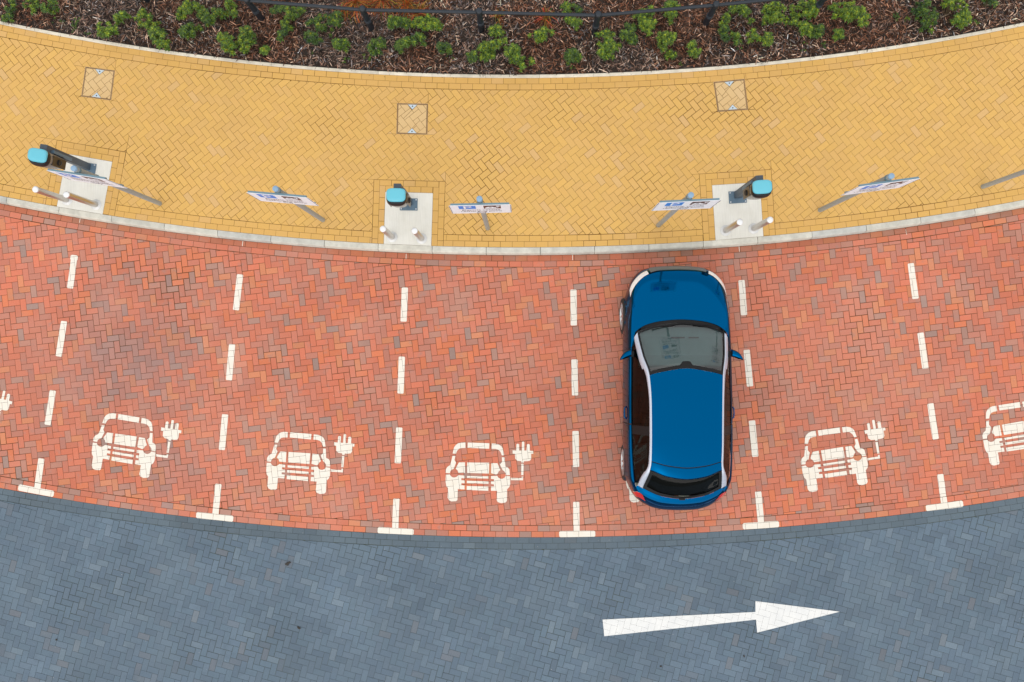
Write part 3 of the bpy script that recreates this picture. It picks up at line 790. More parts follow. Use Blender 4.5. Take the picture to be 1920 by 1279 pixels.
def make_shrub(px, py, r_px, t, lab, kind='shrub', tips=0, hgt=None):
    r = r_px/118*1.28*random.uniform(.88, 1.12); h = hgt or (.12+r*1.0); c = P(px, py, ZF+h*.75)
    o = thing('shrub' if kind == 'shrub' else 'weed', lab, 'shrub' if kind == 'shrub' else 'weed', (c.x, c.y, ZF), 0, 'leafy shrubs in the bark mulch' if kind == 'shrub' else 'small weeds in the bark mulch')
    fo, st = MB(), MB()
    area_ = r*r*math.pi; nr = max(5, int(area_*(250 if kind == 'shrub' else 230)))
    lobes = [(random.uniform(0, 6.3), random.uniform(.75, 1.15)) for _ in range(4)]
    cl_ = [(random.gauss(0, r*.42), random.gauss(0, r*.42), random.uniform(.25, .5)*r, random.uniform(-.2, .2)) for _ in range(random.randint(3, 5))]
    el_a, el_k = random.uniform(0, 3.14), random.uniform(.7, 1.0)
    for k in range(nr):
        cx_, cy_, cr, ct = random.choice(cl_); ang = random.uniform(0, 2*math.pi); q = cr*math.sqrt(random.random())*1.15
        x, y = cx_+q*math.cos(ang), (cy_+q*math.sin(ang))*el_k; rr = min(r*1.15, math.hypot(x, y))
        z = h*(1-.5*(rr/r)**2)*random.uniform(.5, 1.1)
        tip = Vector((x, y, max(.03, z))); base = Vector((x*.3, y*.3, 0))
        st.tube([base, (base+tip)/2+Vector((x*.12, y*.12, 0)), tip], .0025, 4)
        out = Vector((x, y, 0)); out = out.normalized() if out.length > .01 else Vector((1, 0, 0))
        bright = random.random()
        L0 = random.uniform(.05, .08) if kind == 'shrub' else random.uniform(.020, .034)
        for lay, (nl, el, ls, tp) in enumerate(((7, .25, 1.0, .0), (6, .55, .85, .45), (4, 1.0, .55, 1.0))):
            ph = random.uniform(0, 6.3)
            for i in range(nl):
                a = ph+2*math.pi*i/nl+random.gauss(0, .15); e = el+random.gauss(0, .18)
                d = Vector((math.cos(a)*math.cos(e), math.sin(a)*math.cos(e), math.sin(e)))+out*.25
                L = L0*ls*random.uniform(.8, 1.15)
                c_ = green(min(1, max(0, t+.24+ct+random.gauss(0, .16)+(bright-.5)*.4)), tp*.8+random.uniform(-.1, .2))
                kk = random.uniform(.8, 1.1)
                if tips and lay == 2 and bright > .62: c_ = mixc(c_, (176, 150, 40), .6)
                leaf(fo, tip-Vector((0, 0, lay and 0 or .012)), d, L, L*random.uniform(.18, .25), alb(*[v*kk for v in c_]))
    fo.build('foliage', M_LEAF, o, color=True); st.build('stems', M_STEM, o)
    return o
# px, py, radius px, tone, tips, label
SH = [
 (18, 10, 15, .45, 0, 'mid-green shrub cut off at the very top left corner'),
 (56, 8, 13, .3, 0, 'dark shrub at the top edge, second from the left corner'),
 (92, 12, 15, .4, 0, 'shrub at the top edge above the weeds left of the left cover'),
 (198, 55, 19, .8, 0, 'bright yellow-green shrub above the left inspection cover, leaning on the edging'),
 (228, 37, 15, .75, 0, 'light green shrub right of the bright one above the left inspection cover'),
 (272, 34, 20, .6, 1, 'light shrub with orange new leaves right of the left inspection cover'),
 (303, 62, 22, .65, 0, 'round green shrub near the edging, right of the orange-tipped shrub'),
 (358, 58, 17, .4, 0, 'open mid-green shrub midway between the left cover and the leftmost visible fence post'),
 (358, 6, 17, .75, 0, 'bright shrub at the top edge, left of the fence post by the top left'),
 (392, 26, 21, .45, 1, 'dark shrub with yellow buds below the bright top-edge shrub'),
 (437, 6, 15, .8, 0, 'yellow-green shrub touching the left end of the railing'),
 (424, 76, 21, .6, 1, 'wide bushy shrub close to the edging, left one of a joined pair'),
 (464, 64, 22, .5, 1, 'wide bushy shrub close to the edging, right one of a joined pair'),
 (545, 22, 20, .4, 1, 'shrub just below the railing between the two leftmost posts in view'),
 (536, 60, 13, .35, 0, 'small open shrub in the mulch beneath the shrub below the railing'),
 (585, 58, 22, .25, 1, 'dark shrub with yellow buds, left of the post at the orange grass'),
 (620, 38, 17, .2, 1, 'darkest shrub, beside the rail left of the orange grass post'),
 (638, 84, 17, .5, 0, 'shrub below the orange grass post, closest to the edging'),
 (702, 84, 16, .35, 0, 'small dark shrub right below the fence post at the orange grass'),
 (740, 38, 21, .4, 0, 'loose shrub below the railing in front of the orange grass'),
 (770, 80, 23, .6, 0, 'light green shrub below the end of the orange grass'),
 (803, 42, 19, .8, 0, 'bright tall-looking shrub against the right end of the orange grass'),
 (834, 88, 18, .3, 0, 'dark shrub left below the central fence post'),
 (889, 94, 24, .45, 0, 'round shrub directly below the central fence post'),
 (932, 72, 22, .85, 0, 'brightest yellow-green shrub, just right below the central fence post'),
 (962, 96, 24, .5, 0, 'broad green shrub joined to the brightest one, lower right of it'),
 (982, 118, 12, .85, 0, 'small yellow-green shrub touching the edging below the centre'),
 (1015, 66, 23, .75, 0, 'light shrub midway between the central post and the next one right'),
 (1068, 97, 20, .4, 0, 'green shrub near the edging, left below the post right of centre'),
 (1080, 42, 15, .8, 0, 'bright small shrub hanging under the rail right of centre'),
 (1074, 10, 14, .5, 0, 'shrub behind the railing at the top edge, right of centre'),
 (1125, 82, 28, .8, 0, 'largest bright shrub, right beneath the post right of centre'),
 (1173, 66, 20, .4, 0, 'darker shrub right of the largest bright shrub'),
 (1214, 38, 22, .8, 0, 'bright shrub touching the rail between the two right posts'),
 (1250, 72, 23, .65, 0, 'green shrub below the bright pair between the two right posts'),
 (1264, 20, 20, .85, 0, 'bright shrub poking above the railing between the two right posts'),
 (1298, 88, 19, .5, 0, 'narrow shrub left of the cover-side fence post, nearest the edging'),
 (1356, 58, 15, .2, 0, 'small dark shrub right below the last full fence post'),
 (1380, 72, 11, .4, 0, 'tiny shrub above the right inspection cover'),
 (1386, 20, 20, .6, 0, 'shrub under the rail right of the last full fence post'),
 (1425, 70, 18, .7, 0, 'round compact shrub above and right of the right inspection cover'),
 (1455, 22, 23, .75, 0, 'bushy light shrub where the railing leaves the picture'),
 (1514, 12, 24, .8, 0, 'yellow-green shrub at the top edge left of the cut-off post'),
 (1500, 48, 20, .7, 0, 'bright shrub right under the yellow-green one near the cut-off post'),
 (1548, 55, 18, .3, 0, 'dark spreading shrub below the cut-off post at the top right'),
 (1572, 62, 12, .7, 0, 'light tuft of a shrub joined to the dark spreading one'),
 (1602, 18, 27, .7, 0, 'big light shrub at the top edge right of the cut-off post'),
 (1752, 12, 25, .3, 0, 'broad dark shrub at the top edge in the right corner area'),
 (1792, 20, 25, .75, 0, 'bright shrub joined to the broad dark one in the top right'),
 (1853, 4, 17, .2, 0, 'dark shrub cut off by the top edge nearest the right corner'),
 (128, -22, 20, .5, 0, ''), (540, -40, 20, .5, 0, ''), (1180, -35, 22, .6, 0, ''), (1400, -38, 22, .6, 0, ''), (880, -30, 18, .5, 0, '')]
for px, py, r, t, tp, lab in SH:
    if not lab: lab = None
    if lab: make_shrub(px, py, r, t, lab, tips=tp)
WD = [(104, 38, 9, .1, 'small dark weed at the far left between two shrubs'), (141, 42, 14, .3, 'spiky pale weed left of the left inspection cover'), (162, 62, 8, .15, 'low dark weed touching the edging above the left cover'),
      (643, 113, 8, .15, 'tiny weed at the edging below the orange grass post'), (692, 106, 11, .35, 'low weed at the edging right of the orange grass post'), (848, 113, 8, .3, 'tiny weed left of the central shrubs near the edging'),
      (1076, 126, 9, .1, 'dark weed at the edging right of the centre'), (1393, 87, 7, .1, 'tiny dark weed above the right inspection cover'), (1502, 90, 8, .25, 'small weed below the bright shrub near the cut-off post'),
      (1544, 84, 7, .2, 'small weed at the edging below the dark spreading shrub'), (1680, 28, 12, .25, 'dark low weed right of the big light top-edge shrub'), (1706, 36, 9, .5, 'light weed beside the dark low weed at top right'),
      (1836, 38, 8, .4, 'weed at the edging near the top right corner'), (262, 52, 6, .1, 'dark little weed between the orange-tipped shrub and the round shrub'), (1277, 118, 6, .15, 'tiny weed at the edging left of the right inspection cover'), (584, 100, 6, .3, 'tiny weed near the edging left of the orange grass post')]
for px, py, r, t, lab in WD: make_shrub(px, py, r, t, lab, kind='weed', hgt=.06)

M_GRASS = mat('orange_sedge_blade', rough=.6, attr=True, spec=.3)
def sedge(px, py, r, n_, lab):
    c = P(px, py, ZF+.1); o = thing('sedge_tuft', lab, 'grass', (c.x, c.y, ZF), 0, 'orange sedge tufts behind the railing'); m = MB()
    for _ in range(int(n_*.5)):
        a = random.uniform(0, 6.3); L = r*random.uniform(.5, 1.15); b = Vector((random.gauss(0, .03), random.gauss(0, .03), 0)); d = Vector((math.cos(a), math.sin(a), 0)); s = Vector((-d.y, d.x, 0))*.0022
        h = random.uniform(.06, .2)
        col = alb(*[v*random.uniform(.55, 1.25) for v in random.choice([(204, 124, 52), (150, 76, 30), (212, 140, 70), (120, 66, 34)])])
        pts = [b, b+d*L*.35+Vector((0, 0, h)), b+d*L*.75+Vector((0, 0, h*.9))+s*6*random.gauss(0, 1), b+d*L+Vector((0, 0, h*.3))+s*12*random.gauss(0, 1)]
        for k in range(3): m.add([pts[k]-s, pts[k]+s, pts[k+1]+s*.8, pts[k+1]-s*.8], [(0, 1, 2, 3)], col=col)
    m.build('blades', M_GRASS, o, color=True)
for a in ((668, 2, .33, 420, 'orange sedge tuft beside the fence post left of centre'), (718, -3, .33, 420, 'orange sedge tuft at the top edge, middle of the orange patch'), (764, 6, .30, 380, 'orange sedge tuft at the right of the orange patch'), (785, 24, .22, 260, 'orange sedge tuft poking below the rail right of the orange patch'),
          (936, 30, .18, 110, 'thin orange sedge tuft just right of the central fence post'), (1022, 33, .20, 160, 'rusty sedge tuft under the rail between central post and next'), (645, 22, .2, 150, 'short orange sedge tuft under the rail left of the orange patch')): sedge(*a)

# ------------------------------------------------------------------ fence
M_FENCE = mat('black_painted_steel', alb(30, 40, 50), .45, spec=.5, noise_amt=.1, noise_scale=30)
fence = thing('railing', 'low black railing of round posts and one rail across the planting bed', 'fence')
tops = [(233.8, -41), (460.5, -3), (678.7, 15), (898, 19.5), (1122.4, 25.2), (1343.9, 6), (1557, -16), (1770, -58)]
FP = []
for x, y in tops:
    t = P(x, y, ZF+.80); FP.append(Vector((t.x, t.y, 0)))
for q in FP:
    m = MB(); T = Matrix.Translation((q.x, q.y, ZF))
    m.lathe([(.052, -.1), (.052, .30), (.056, .305), (.056, .318), (.050, .322), (.050, .345), (.056, .349), (.056, .362), (.048, .366), (.046, .70), (.052, .705), (.055, .74), (.055, .775), (.048, .795), (.03, .806), (0, .81)], 24, T)
    m.build('post', M_FENCE, fence, smooth=50)
for a, b in zip(FP[:-1], FP[1:]):
    d = (b-a).normalized(); m = MB(); z = Vector((0, 0, ZF+.725)); m.tube([a+d*.045+z, b-d*.045+z], .028, 14); m.build('rail', M_FENCE, fence, smooth=50)

# ------------------------------------------------------------------ litter on the road
M_DL = mat('dead_leaf', (.035, .03, .026), .8)
for i, (x, y, r, lab) in enumerate(((540, 1056, .075, 'torn dark leaf on the grey road below the second bay line'), (106, 1199, .035, 'dark round leaf on the grey road near the lower left corner'), (561, 1177, .05, 'brown curled leaf on the grey road, lower left of centre'),
                                    (1395, 1230, .03, 'small dark leaf scrap just below the white arrow'), (1239, 1249, .03, 'dark leaf scrap at the bottom, lower left of the arrow head'))):
    c = P(x, y, 0); m = MB(); pts = []
    for k in range(10):
        a = 2*math.pi*k/10; rr = r*random.uniform(.45, 1.0); pts.append((rr*math.cos(a), rr*.55*math.sin(a)))
    rot = random.uniform(0, 3); pts = [(px*math.cos(rot)-py*math.sin(rot), px*math.sin(rot)+py*math.cos(rot)) for px, py in pts]
    vs = [Vector((0, 0, .014))]+[Vector((a, b, .002+random.random()*.01)) for a, b in pts]
    m.add(vs, [(0, k+1, (k+1) % 10+1) for k in range(10)])
    tag(m.build('dead_leaf', M_DL, loc=(c.x, c.y, .001)), lab, 'leaf', 'dead leaves on the road')
# ------------------------------------------------------------------ the car
ROWS = [  # per row eight points (half width, distance from the nose, height): sill, flank, shoulder, belt, arch outer, arch inner, mid, centre
 [(0.78,0.56,0.2),(0.78,0.5,0.21),(0.76,0.42,0.22),(0.7,0.25,0.22),(0.62,0.15,0.22),(0.5,0.08,0.22),(0.28,0.04,0.22),(0.0,0.03,0.22)],
 [(0.8,0.58,0.2),(0.825,0.52,0.4),(0.79,0.4,0.44),(0.73,0.24,0.45),(0.64,0.12,0.46),(0.5,0.035,0.47),(0.27,0.0,0.48),(0.0,-0.01,0.48)],
 [(0.8,0.66,0.2),(0.845,0.6,0.48),(0.799,0.5,0.64),(0.75,0.32,0.665),(0.66,0.19,0.67),(0.52,0.09,0.67),(0.28,0.04,0.67),(0.0,0.03,0.67)],
 [(0.8,0.76,0.2),(0.855,0.73,0.5),(0.799,0.66,0.71),(0.745,0.45,0.755),(0.655,0.3,0.77),(0.5,0.17,0.775),(0.28,0.11,0.78),(0.0,0.1,0.78)],
 [(0.8,0.96,0.2),(0.86,0.93,0.5),(0.804,0.88,0.795),(0.755,0.78,0.865),(0.665,0.68,0.885),(0.5,0.6,0.905),(0.27,0.56,0.92),(0.0,0.55,0.925)],
 [(0.8,1.22,0.2),(0.865,1.2,0.5),(0.809,1.18,0.84),(0.762,1.15,0.9),(0.715,1.08,0.92),(0.58,0.98,0.945),(0.32,0.91,0.97),(0.0,0.885,0.98)],
 [(0.8,1.32,0.2),(0.865,1.3,0.5),(0.812,1.28,0.85),(0.766,1.24,0.908),(0.735,1.17,0.925),(0.685,1.09,0.94),(0.36,0.975,0.975),(0.0,0.94,0.985)],
 [(0.8,1.62,0.2),(0.865,1.61,0.5),(0.816,1.59,0.868),(0.775,1.57,0.922),(0.692,1.5,1.105),(0.64,1.43,1.14),(0.34,1.33,1.18),(0.0,1.29,1.19)],
 [(0.8,1.92,0.2),(0.868,1.92,0.5),(0.819,1.91,0.88),(0.78,1.89,0.93),(0.608,1.84,1.29),(0.56,1.76,1.335),(0.3,1.69,1.365),(0.0,1.65,1.372)],
 [(0.8,2.25,0.2),(0.868,2.25,0.5),(0.822,2.25,0.888),(0.785,2.25,0.938),(0.578,2.23,1.345),(0.537,2.22,1.39),(0.29,2.21,1.412),(0.0,2.2,1.418)],
 [(0.8,2.75,0.2),(0.866,2.75,0.5),(0.822,2.75,0.895),(0.782,2.75,0.945),(0.575,2.74,1.335),(0.534,2.74,1.38),(0.29,2.75,1.408),(0.0,2.75,1.413)],
 [(0.8,3.13,0.2),(0.862,3.13,0.5),(0.814,3.14,0.9),(0.768,3.14,0.955),(0.582,3.11,1.27),(0.534,3.07,1.335),(0.29,3.13,1.372),(0.0,3.16,1.378)],
 [(0.79,3.38,0.22),(0.855,3.38,0.5),(0.799,3.39,0.9),(0.745,3.41,0.96),(0.668,3.37,1.1),(0.55,3.22,1.29),(0.3,3.31,1.33),(0.0,3.35,1.338)],
 [(.755,3.52,.24),(.80,3.52,.50),(.768,3.52,.875),(.722,3.52,.945),(.69,3.50,.975),(.615,3.54,.985),(.33,3.665,.985),(0,3.71,.982)],
 [(.71,3.64,.26),(.745,3.65,.50),(.735,3.62,.83),(.70,3.61,.895),(.665,3.62,.915),(.58,3.675,.92),(.31,3.775,.925),(0,3.805,.925)],
 [(.65,3.75,.27),(.665,3.77,.48),(.63,3.79,.62),(.58,3.83,.64),(.52,3.86,.65),(.43,3.90,.66),(.25,3.94,.66),(0,3.95,.66)],
 [(.63,3.73,.26),(.64,3.74,.27),(.61,3.76,.28),(.56,3.79,.28),(.50,3.82,.28),(.42,3.85,.28),(.24,3.875,.28),(0,3.88,.28)]]
NRW = len(ROWS)
CG = np.zeros((NRW, 15, 3))
for i, rw in enumerate(ROWS):
    for j, (w_, s_, z_) in enumerate(rw):
        CG[i, j] = (-w_, s_, z_); CG[i, 14-j] = (w_, s_, z_)
def pchip(Y, t):
    """Y (n, ...) at integer knots, evaluated at the list t, no overshoot"""
    d = Y[1:]-Y[:-1]; m = np.zeros_like(Y); m[0] = d[0]; m[-1] = d[-1]
    a, b = d[:-1], d[1:]; same = (a*b) > 0
    with np.errstate(divide='ignore', invalid='ignore'): hm = 2*a*b/(a+b)
    m[1:-1] = np.where(same, hm, 0); out = []
    for x in t:
        i = min(max(int(math.floor(x)), 0), len(Y)-2); u = x-i
        out.append((2*u**3-3*u**2+1)*Y[i]+(u**3-2*u**2+u)*m[i]+(-2*u**3+3*u**2)*Y[i+1]+(u**3-u**2)*m[i+1])
    return np.array(out)
US = sorted(set([round(i/8, 4) for i in range(0, (NRW-1)*8+1)]+[6.06, 6.94, 2.1, 2.9, 9.52, 9.56, 9.47, 9.60, 6.30, 6.33, 4.97, 11.03, 11.0, 11.06, 13.2, 14.42, 12.93, 14.3, 12.06]))
V_HALF = [0, .3, .6, .85, 1, 1.2, 1.4, 1.6, 1.8, 2, 2.2, 2.4, 2.6, 2.8, 2.93, 3, 3.04, 3.1, 3.25, 3.5, 3.75, 3.93, 4, 4.25, 4.5, 4.75, 5, 5.03, 5.12, 5.3, 5.5, 5.75, 6, 6.25, 6.5, 6.75, 7]
VS = V_HALF+[14-v for v in V_HALF[::-1][1:]]
S1 = pchip(CG, US)
S2 = pchip(np.transpose(S1, (1, 0, 2)), VS); S2 = np.transpose(S2, (1, 0, 2))       # [u][v] -> point
WHEELS_S = (.805, 3.23); WR = .305
for i in range(len(US)):
    for j, v in enumerate(VS):
        vv = min(v, 14-v); p = S2[i, j]
        if vv < 2.3 and US[i] > 1.2:
            for ws in WHEELS_S:
                dx, dz = p[1]-ws, p[2]-.30; dd = math.hypot(dx, dz)
                if dd < .345 and dd > .27: p[1] = ws+dx/dd*.345; p[2] = .30+dz/dd*.345
def is_cut(i, j):
    for ws in WHEELS_S:
        k = 0
        for a, b in ((i, j), (i+1, j), (i+1, j+1), (i, j+1)):
            p = S2[a, b]
            if math.hypot(p[1]-ws, p[2]-.30) < .3455: k += 1
        if k == 4: return True
    return False
REG = {}
def region(u, v):
    vv = min(v, 14-v)
    if vv < 2.3 and False: return 'body'
    if 5.0 <= u < 6.0 and vv > 3.95 and u > 5.05: return 'cowl'
    if 3.0 <= u < 5.05 and vv > 3.0: return 'hood'
    if 2.1 < u < 2.9 and 2.5 < vv < 5.2: return 'headlight'
    if 1.25 < u < 2.75 and vv > 5.3: return 'grille'
    if 6.0 <= u < 8.0 and vv > 5.0:
        return 'windscreen'
    if 6.0 <= u < 13.0 and (4.25 if 7.5 < u < 11.5 else 4.0) < vv < 5.0: return 'roof_arch'
    if 6.3 < u < 13.0 and 3.04 < vv < 4.25:
        if 9.6 < u < 9.85: return 'window_pillar'
        return 'side_window'
    if 8.0 <= u < 11.0 and vv > 5.0: return 'roof'
    if 11.0 <= u < 11.06 and vv > 5.0: return 'seam'
    if 11.06 <= u < 12.0 and vv > 5.0: return 'spoiler'
    if 12.0 <= u < 13.0 and vv > 5.0: return 'rear_window'
    if 14.0 < u < 14.42 and 1.5 < vv < 4.8: return 'tail_light'
    if ((6.3 <= u < 6.33) or (9.56 <= u < 9.60)) and .6 < vv < 3.0: return 'seam'
    if 6.33 <= u < 9.56 and .6 < vv < 3.0: return 'door'
    return 'body'
M_CAR = mat('blue_car_paint', (.0, .080, .222), .09, 1.0, spec=.2)
M_ARCH = mat('silver_arch', (.56, .60, .70), .38, .4)
M_SEAM = mat('car_seam', (.004, .006, .01), .6)
M_CARBLK = mat('car_black_trim', (.008, .008, .009), .5, spec=.25)
M_LAMP = mat('headlight_lens', (.85, .82, .80), .12, .0, coat=.6)
M_TAIL = mat('tail_light_lens', (.55, .008, .006), .12, coat=.6)
M_GRILLE = mat('grille_metal', (.13, .17, .20), .35, .3)
M_TYRE = mat('tyre_rubber', (.018, .018, .018), .8)
M_RIM = mat('alloy_rim', (.55, .55, .56), .3, .85)
M_INT = mat('car_interior', (.035, .035, .038), .8)
M_DASH = mat('dashboard', (.13, .20, .205), .75, noise_amt=.08, noise_scale=8)
M_SEAT = mat('seat_fabric', (.05, .045, .04), .9)
def glass(name, tint, refl, gain=1.5):
    m = bpy.data.materials.new(name); m.use_nodes = True; n = m.node_tree.nodes; l = m.node_tree.links; n.clear()
    o = n.new('ShaderNodeOutputMaterial'); tr = n.new('ShaderNodeBsdfTransparent'); gl = n.new('ShaderNodeBsdfGlossy'); mx = n.new('ShaderNodeMixShader'); fr = n.new('ShaderNodeFresnel')
    fr.inputs[0].default_value = 1.5; tr.inputs[0].default_value = (*tint, 1); gl.inputs['Roughness'].default_value = .01; gl.inputs['Color'].default_value = (1, 1, 1, 1)
    ad = n.new('ShaderNodeMath'); ad.operation = 'MULTIPLY_ADD'; ad.inputs[1].default_value = gain; ad.inputs[2].default_value = refl
    l.new(fr.outputs[0], ad.inputs[0]); l.new(ad.outputs[0], mx.inputs[0]); l.new(tr.outputs[0], mx.inputs[1]); l.new(gl.outputs[0], mx.inputs[2]); l.new(mx.outputs[0], o.inputs[0]); return m
M_GLASS = glass('windscreen_glass', (.70, .86, .85), .03); M_GLASSD = glass('dark_window_glass', (.26, .30, .28), .0, .45)
CMAT = {'body': M_CAR, 'hood': M_CAR, 'roof': M_CAR, 'spoiler': M_CAR, 'door': M_CAR, 'cowl': M_CARBLK, 'headlight': M_LAMP, 'grille': M_GRILLE, 'windscreen': M_GLASS, 'roof_arch': M_ARCH,
        'side_window': M_GLASSD, 'window_pillar': M_CARBLK, 'rear_window': M_GLASSD, 'tail_light': M_TAIL, 'seam': M_SEAM}
ORG = P(1266.5, 500, .5); car = thing('parked_car', 'blue three-door hatchback with silver roof arches parked nose to the kerb', 'car', (ORG.x+.0, ORG.y, 0), R(.0))
PERSIDE = {'headlight', 'roof_arch', 'side_window', 'window_pillar', 'tail_light', 'door'}
parts = {}
def vnorm(i, j):
    a = S2[min(i+1, len(US)-1), j]-S2[max(i-1, 0), j]; b = S2[i, min(j+1, len(VS)-1)]-S2[i, max(j-1, 0)]
    n_ = np.cross(a, b); L = np.linalg.norm(n_); n_ = n_/L if L > 1e-9 else np.array((0, 0, 1.)); 
    c_ = S2[i, j]-np.array((0, 2.0, .5));
    return n_ if n_.dot(c_) > 0 or n_[2] > .3 else -n_
for i in range(len(US)-1):
    um = (US[i]+US[i+1])/2
    for j in range(len(VS)-1):
        vm_ = (VS[j]+VS[j+1])/2
        if min(vm_, 14-vm_) < 2.4 and is_cut(i, j): continue
        rg = region(um, vm_)
        key = (rg, -1 if vm_ < 7 else 1) if rg in PERSIDE else (rg, 0)
        if rg in ('side_window',) and um > 9.6: key = (rg, key[1]*2)
        parts.setdefault(key, {'v': {}, 'f': []})
        d = parts[key]; f = []
        for a, b in ((i, j), (i+1, j), (i+1, j+1), (i, j+1)):
            if (a, b) not in d['v']: d['v'][(a, b)] = len(d['v'])
            f.append(d['v'][(a, b)])
        d['f'].append(f)
objs = {}
lift = {'headlight': .004, 'tail_light': .004, 'grille': .002, 'roof_arch': .006, 'hood': .0015, 'seam': -.006, 'windscreen': -.004, 'rear_window': -.008, 'side_window': -.008, 'window_pillar': -.004, 'cowl': -.018, 'spoiler': .004}
for (rg, sd_), d in sorted(parts.items(), key=lambda t: (t[0][0] != 'body', t[0][0], t[0][1])):
    me = bpy.data.meshes.new(rg); k = lift.get(rg, 0); vs = []
    for (a, b) in d['v']:
        p = S2[a, b].copy(); n_ = vnorm(a, b) if k else None
        if k: p = p+n_*k
        vs.append((p[0], -p[1], p[2]))
    me.from_pydata(vs, [], d['f']); me.materials.append(CMAT[rg])
    bm = bmesh.new(); bm.from_mesh(me); bmesh.ops.dissolve_degenerate(bm, edges=bm.edges, dist=1e-5); bmesh.ops.recalc_face_normals(bm, faces=bm.faces); 
    up = sum(f.normal.z*f.calc_area() for f in bm.faces)
    if up < 0: bmesh.ops.reverse_faces(bm, faces=bm.faces)
    bm.to_mesh(me); bm.free(); me.polygons.foreach_set('use_smooth', [True]*len(me.polygons)); me.update()
    o = bpy.data.objects.new({'seam': 'panel_seam', 'window_pillar': 'door_pillar'}.get(rg, rg), me); COL.objects.link(o); objs[(rg, sd_)] = o
    if rg in ('roof_arch', 'spoiler'):
        md = o.modifiers.new('thick', 'SOLIDIFY'); md.thickness = .012; md.offset = -1
    o.parent = car
# glass border (ceramic print) of the windscreen
def surf(u, v):
    a = pchip(CG, [u])[0]; return pchip(a, [v])[0]
def ribbon(name, fn, n_, m, par, liftz=.003):
    mb = MB()
    for k in range(n_):
        a, b = fn(k/n_); c, d = fn((k+1)/n_)
        mb.face([(p[0], -p[1], p[2]+liftz) for p in (a, b, d, c)])
    return mb.build(name, m, par, smooth=True)
ws = objs[('windscreen', 0)]
ribbon('top_band', lambda t: (surf(7.86, 5.05+3.9*t), surf(7.985, 5.03+3.94*t)), 28, M_CARBLK, ws)
ribbon('bottom_band', lambda t: (surf(6.02, 5.05+3.9*t), surf(6.16+.0*t, 5.1+3.8*t)), 28, M_CARBLK, ws)
ribbon('mirror_mount', lambda t: (surf(7.72+.14*abs(2*t-1)**6, 6.72+.56*t), surf(7.9, 6.62+.76*t)), 14, M_CARBLK, ws, .004)
for s in (0, 1):
    f = (lambda v: v) if s == 0 else (lambda v: 14-v)
    ribbon('side_band', lambda t: (surf(6.05+1.9*t, f(5.02)), surf(6.05+1.9*t, f(5.16))), 20, M_CARBLK, ws)
rw = objs[('rear_window', 0)]
ribbon('bottom_band', lambda t: (surf(12.8, 5.1+3.8*t), surf(12.98, 5.03+3.94*t)), 28, M_CARBLK, rw, .0)
for s in (0, 1):
    f = (lambda v: v) if s == 0 else (lambda v: 14-v)
    ribbon('side_band', lambda t: (surf(12.03+.94*t, f(5.02)), surf(12.03+.94*t, f(5.25))), 14, M_CARBLK, rw, .0)
# wipers
def wp(pts, r, name, par):
    m = MB(); m.tube([(p[0], -p[1], p[2]+.018) for p in pts], r, 6); return m.build(name, M_CARBLK, par, smooth=True)
for (u0, v0, u1, v1) in ((5.85, 8.3, 6.22, 5.7), (5.8, 9.5, 6.12, 7.5)):
    o = wp([surf(u0, v0), surf((u0+u1)/2, (v0+v1)/2), surf(u1, v1)], .006, 'wiper', car)
wp([surf(12.97, 7.0), surf(12.86, 7.5), surf(12.80, 8.1)], .005, 'rear_wiper', car)
m = MB(); p = surf(12.99, 7.0); m.box((p[0], -p[1], p[2]+.012), (.09, .035, .03)); m.build('wiper_base', M_CARBLK, car, bevel=.006)
# mirrors
def mirror(sx):
    m = MB(); n_ = 20; secs = []
    for k in range(11):
        t = k/10; x = .795+t*.175; hh = .062*math.sqrt(max(.03, 1-t**4)); y0 = -1.355-t*.055-(t**3.5)*.10; y1 = -1.475-t*.055
        secs.append([Vector((sx*x, (y0+y1)/2+(y0-y1)/2*math.cos(2*math.pi*i/n_), .955+hh*math.sin(2*math.pi*i/n_)+.012*t)) for i in range(n_)])
    vs = [v for s in secs for v in s]; fs = [(k*n_+i, k*n_+(i+1) % n_, (k+1)*n_+(i+1) % n_, (k+1)*n_+i) for k in range(10) for i in range(n_)]+[tuple(range(n_)), tuple(10*n_+i for i in range(n_))]
    m.add(vs, fs); o = m.build('door_mirror', M_CAR, car, smooth=50)
    m = MB(); m.box((sx*.775, -1.43, .93), (.08, .09, .05)); m.build('mirror_arm', M_CARBLK, o, bevel=.006)
    m = MB(); m.box((sx*.885, -1.512, .965), (.13, .006, .08), Matrix.Translation((0, 0, 0))); m.build('mirror_glass', M_CARBLK, o)
for sx in (-1, 1): mirror(sx)
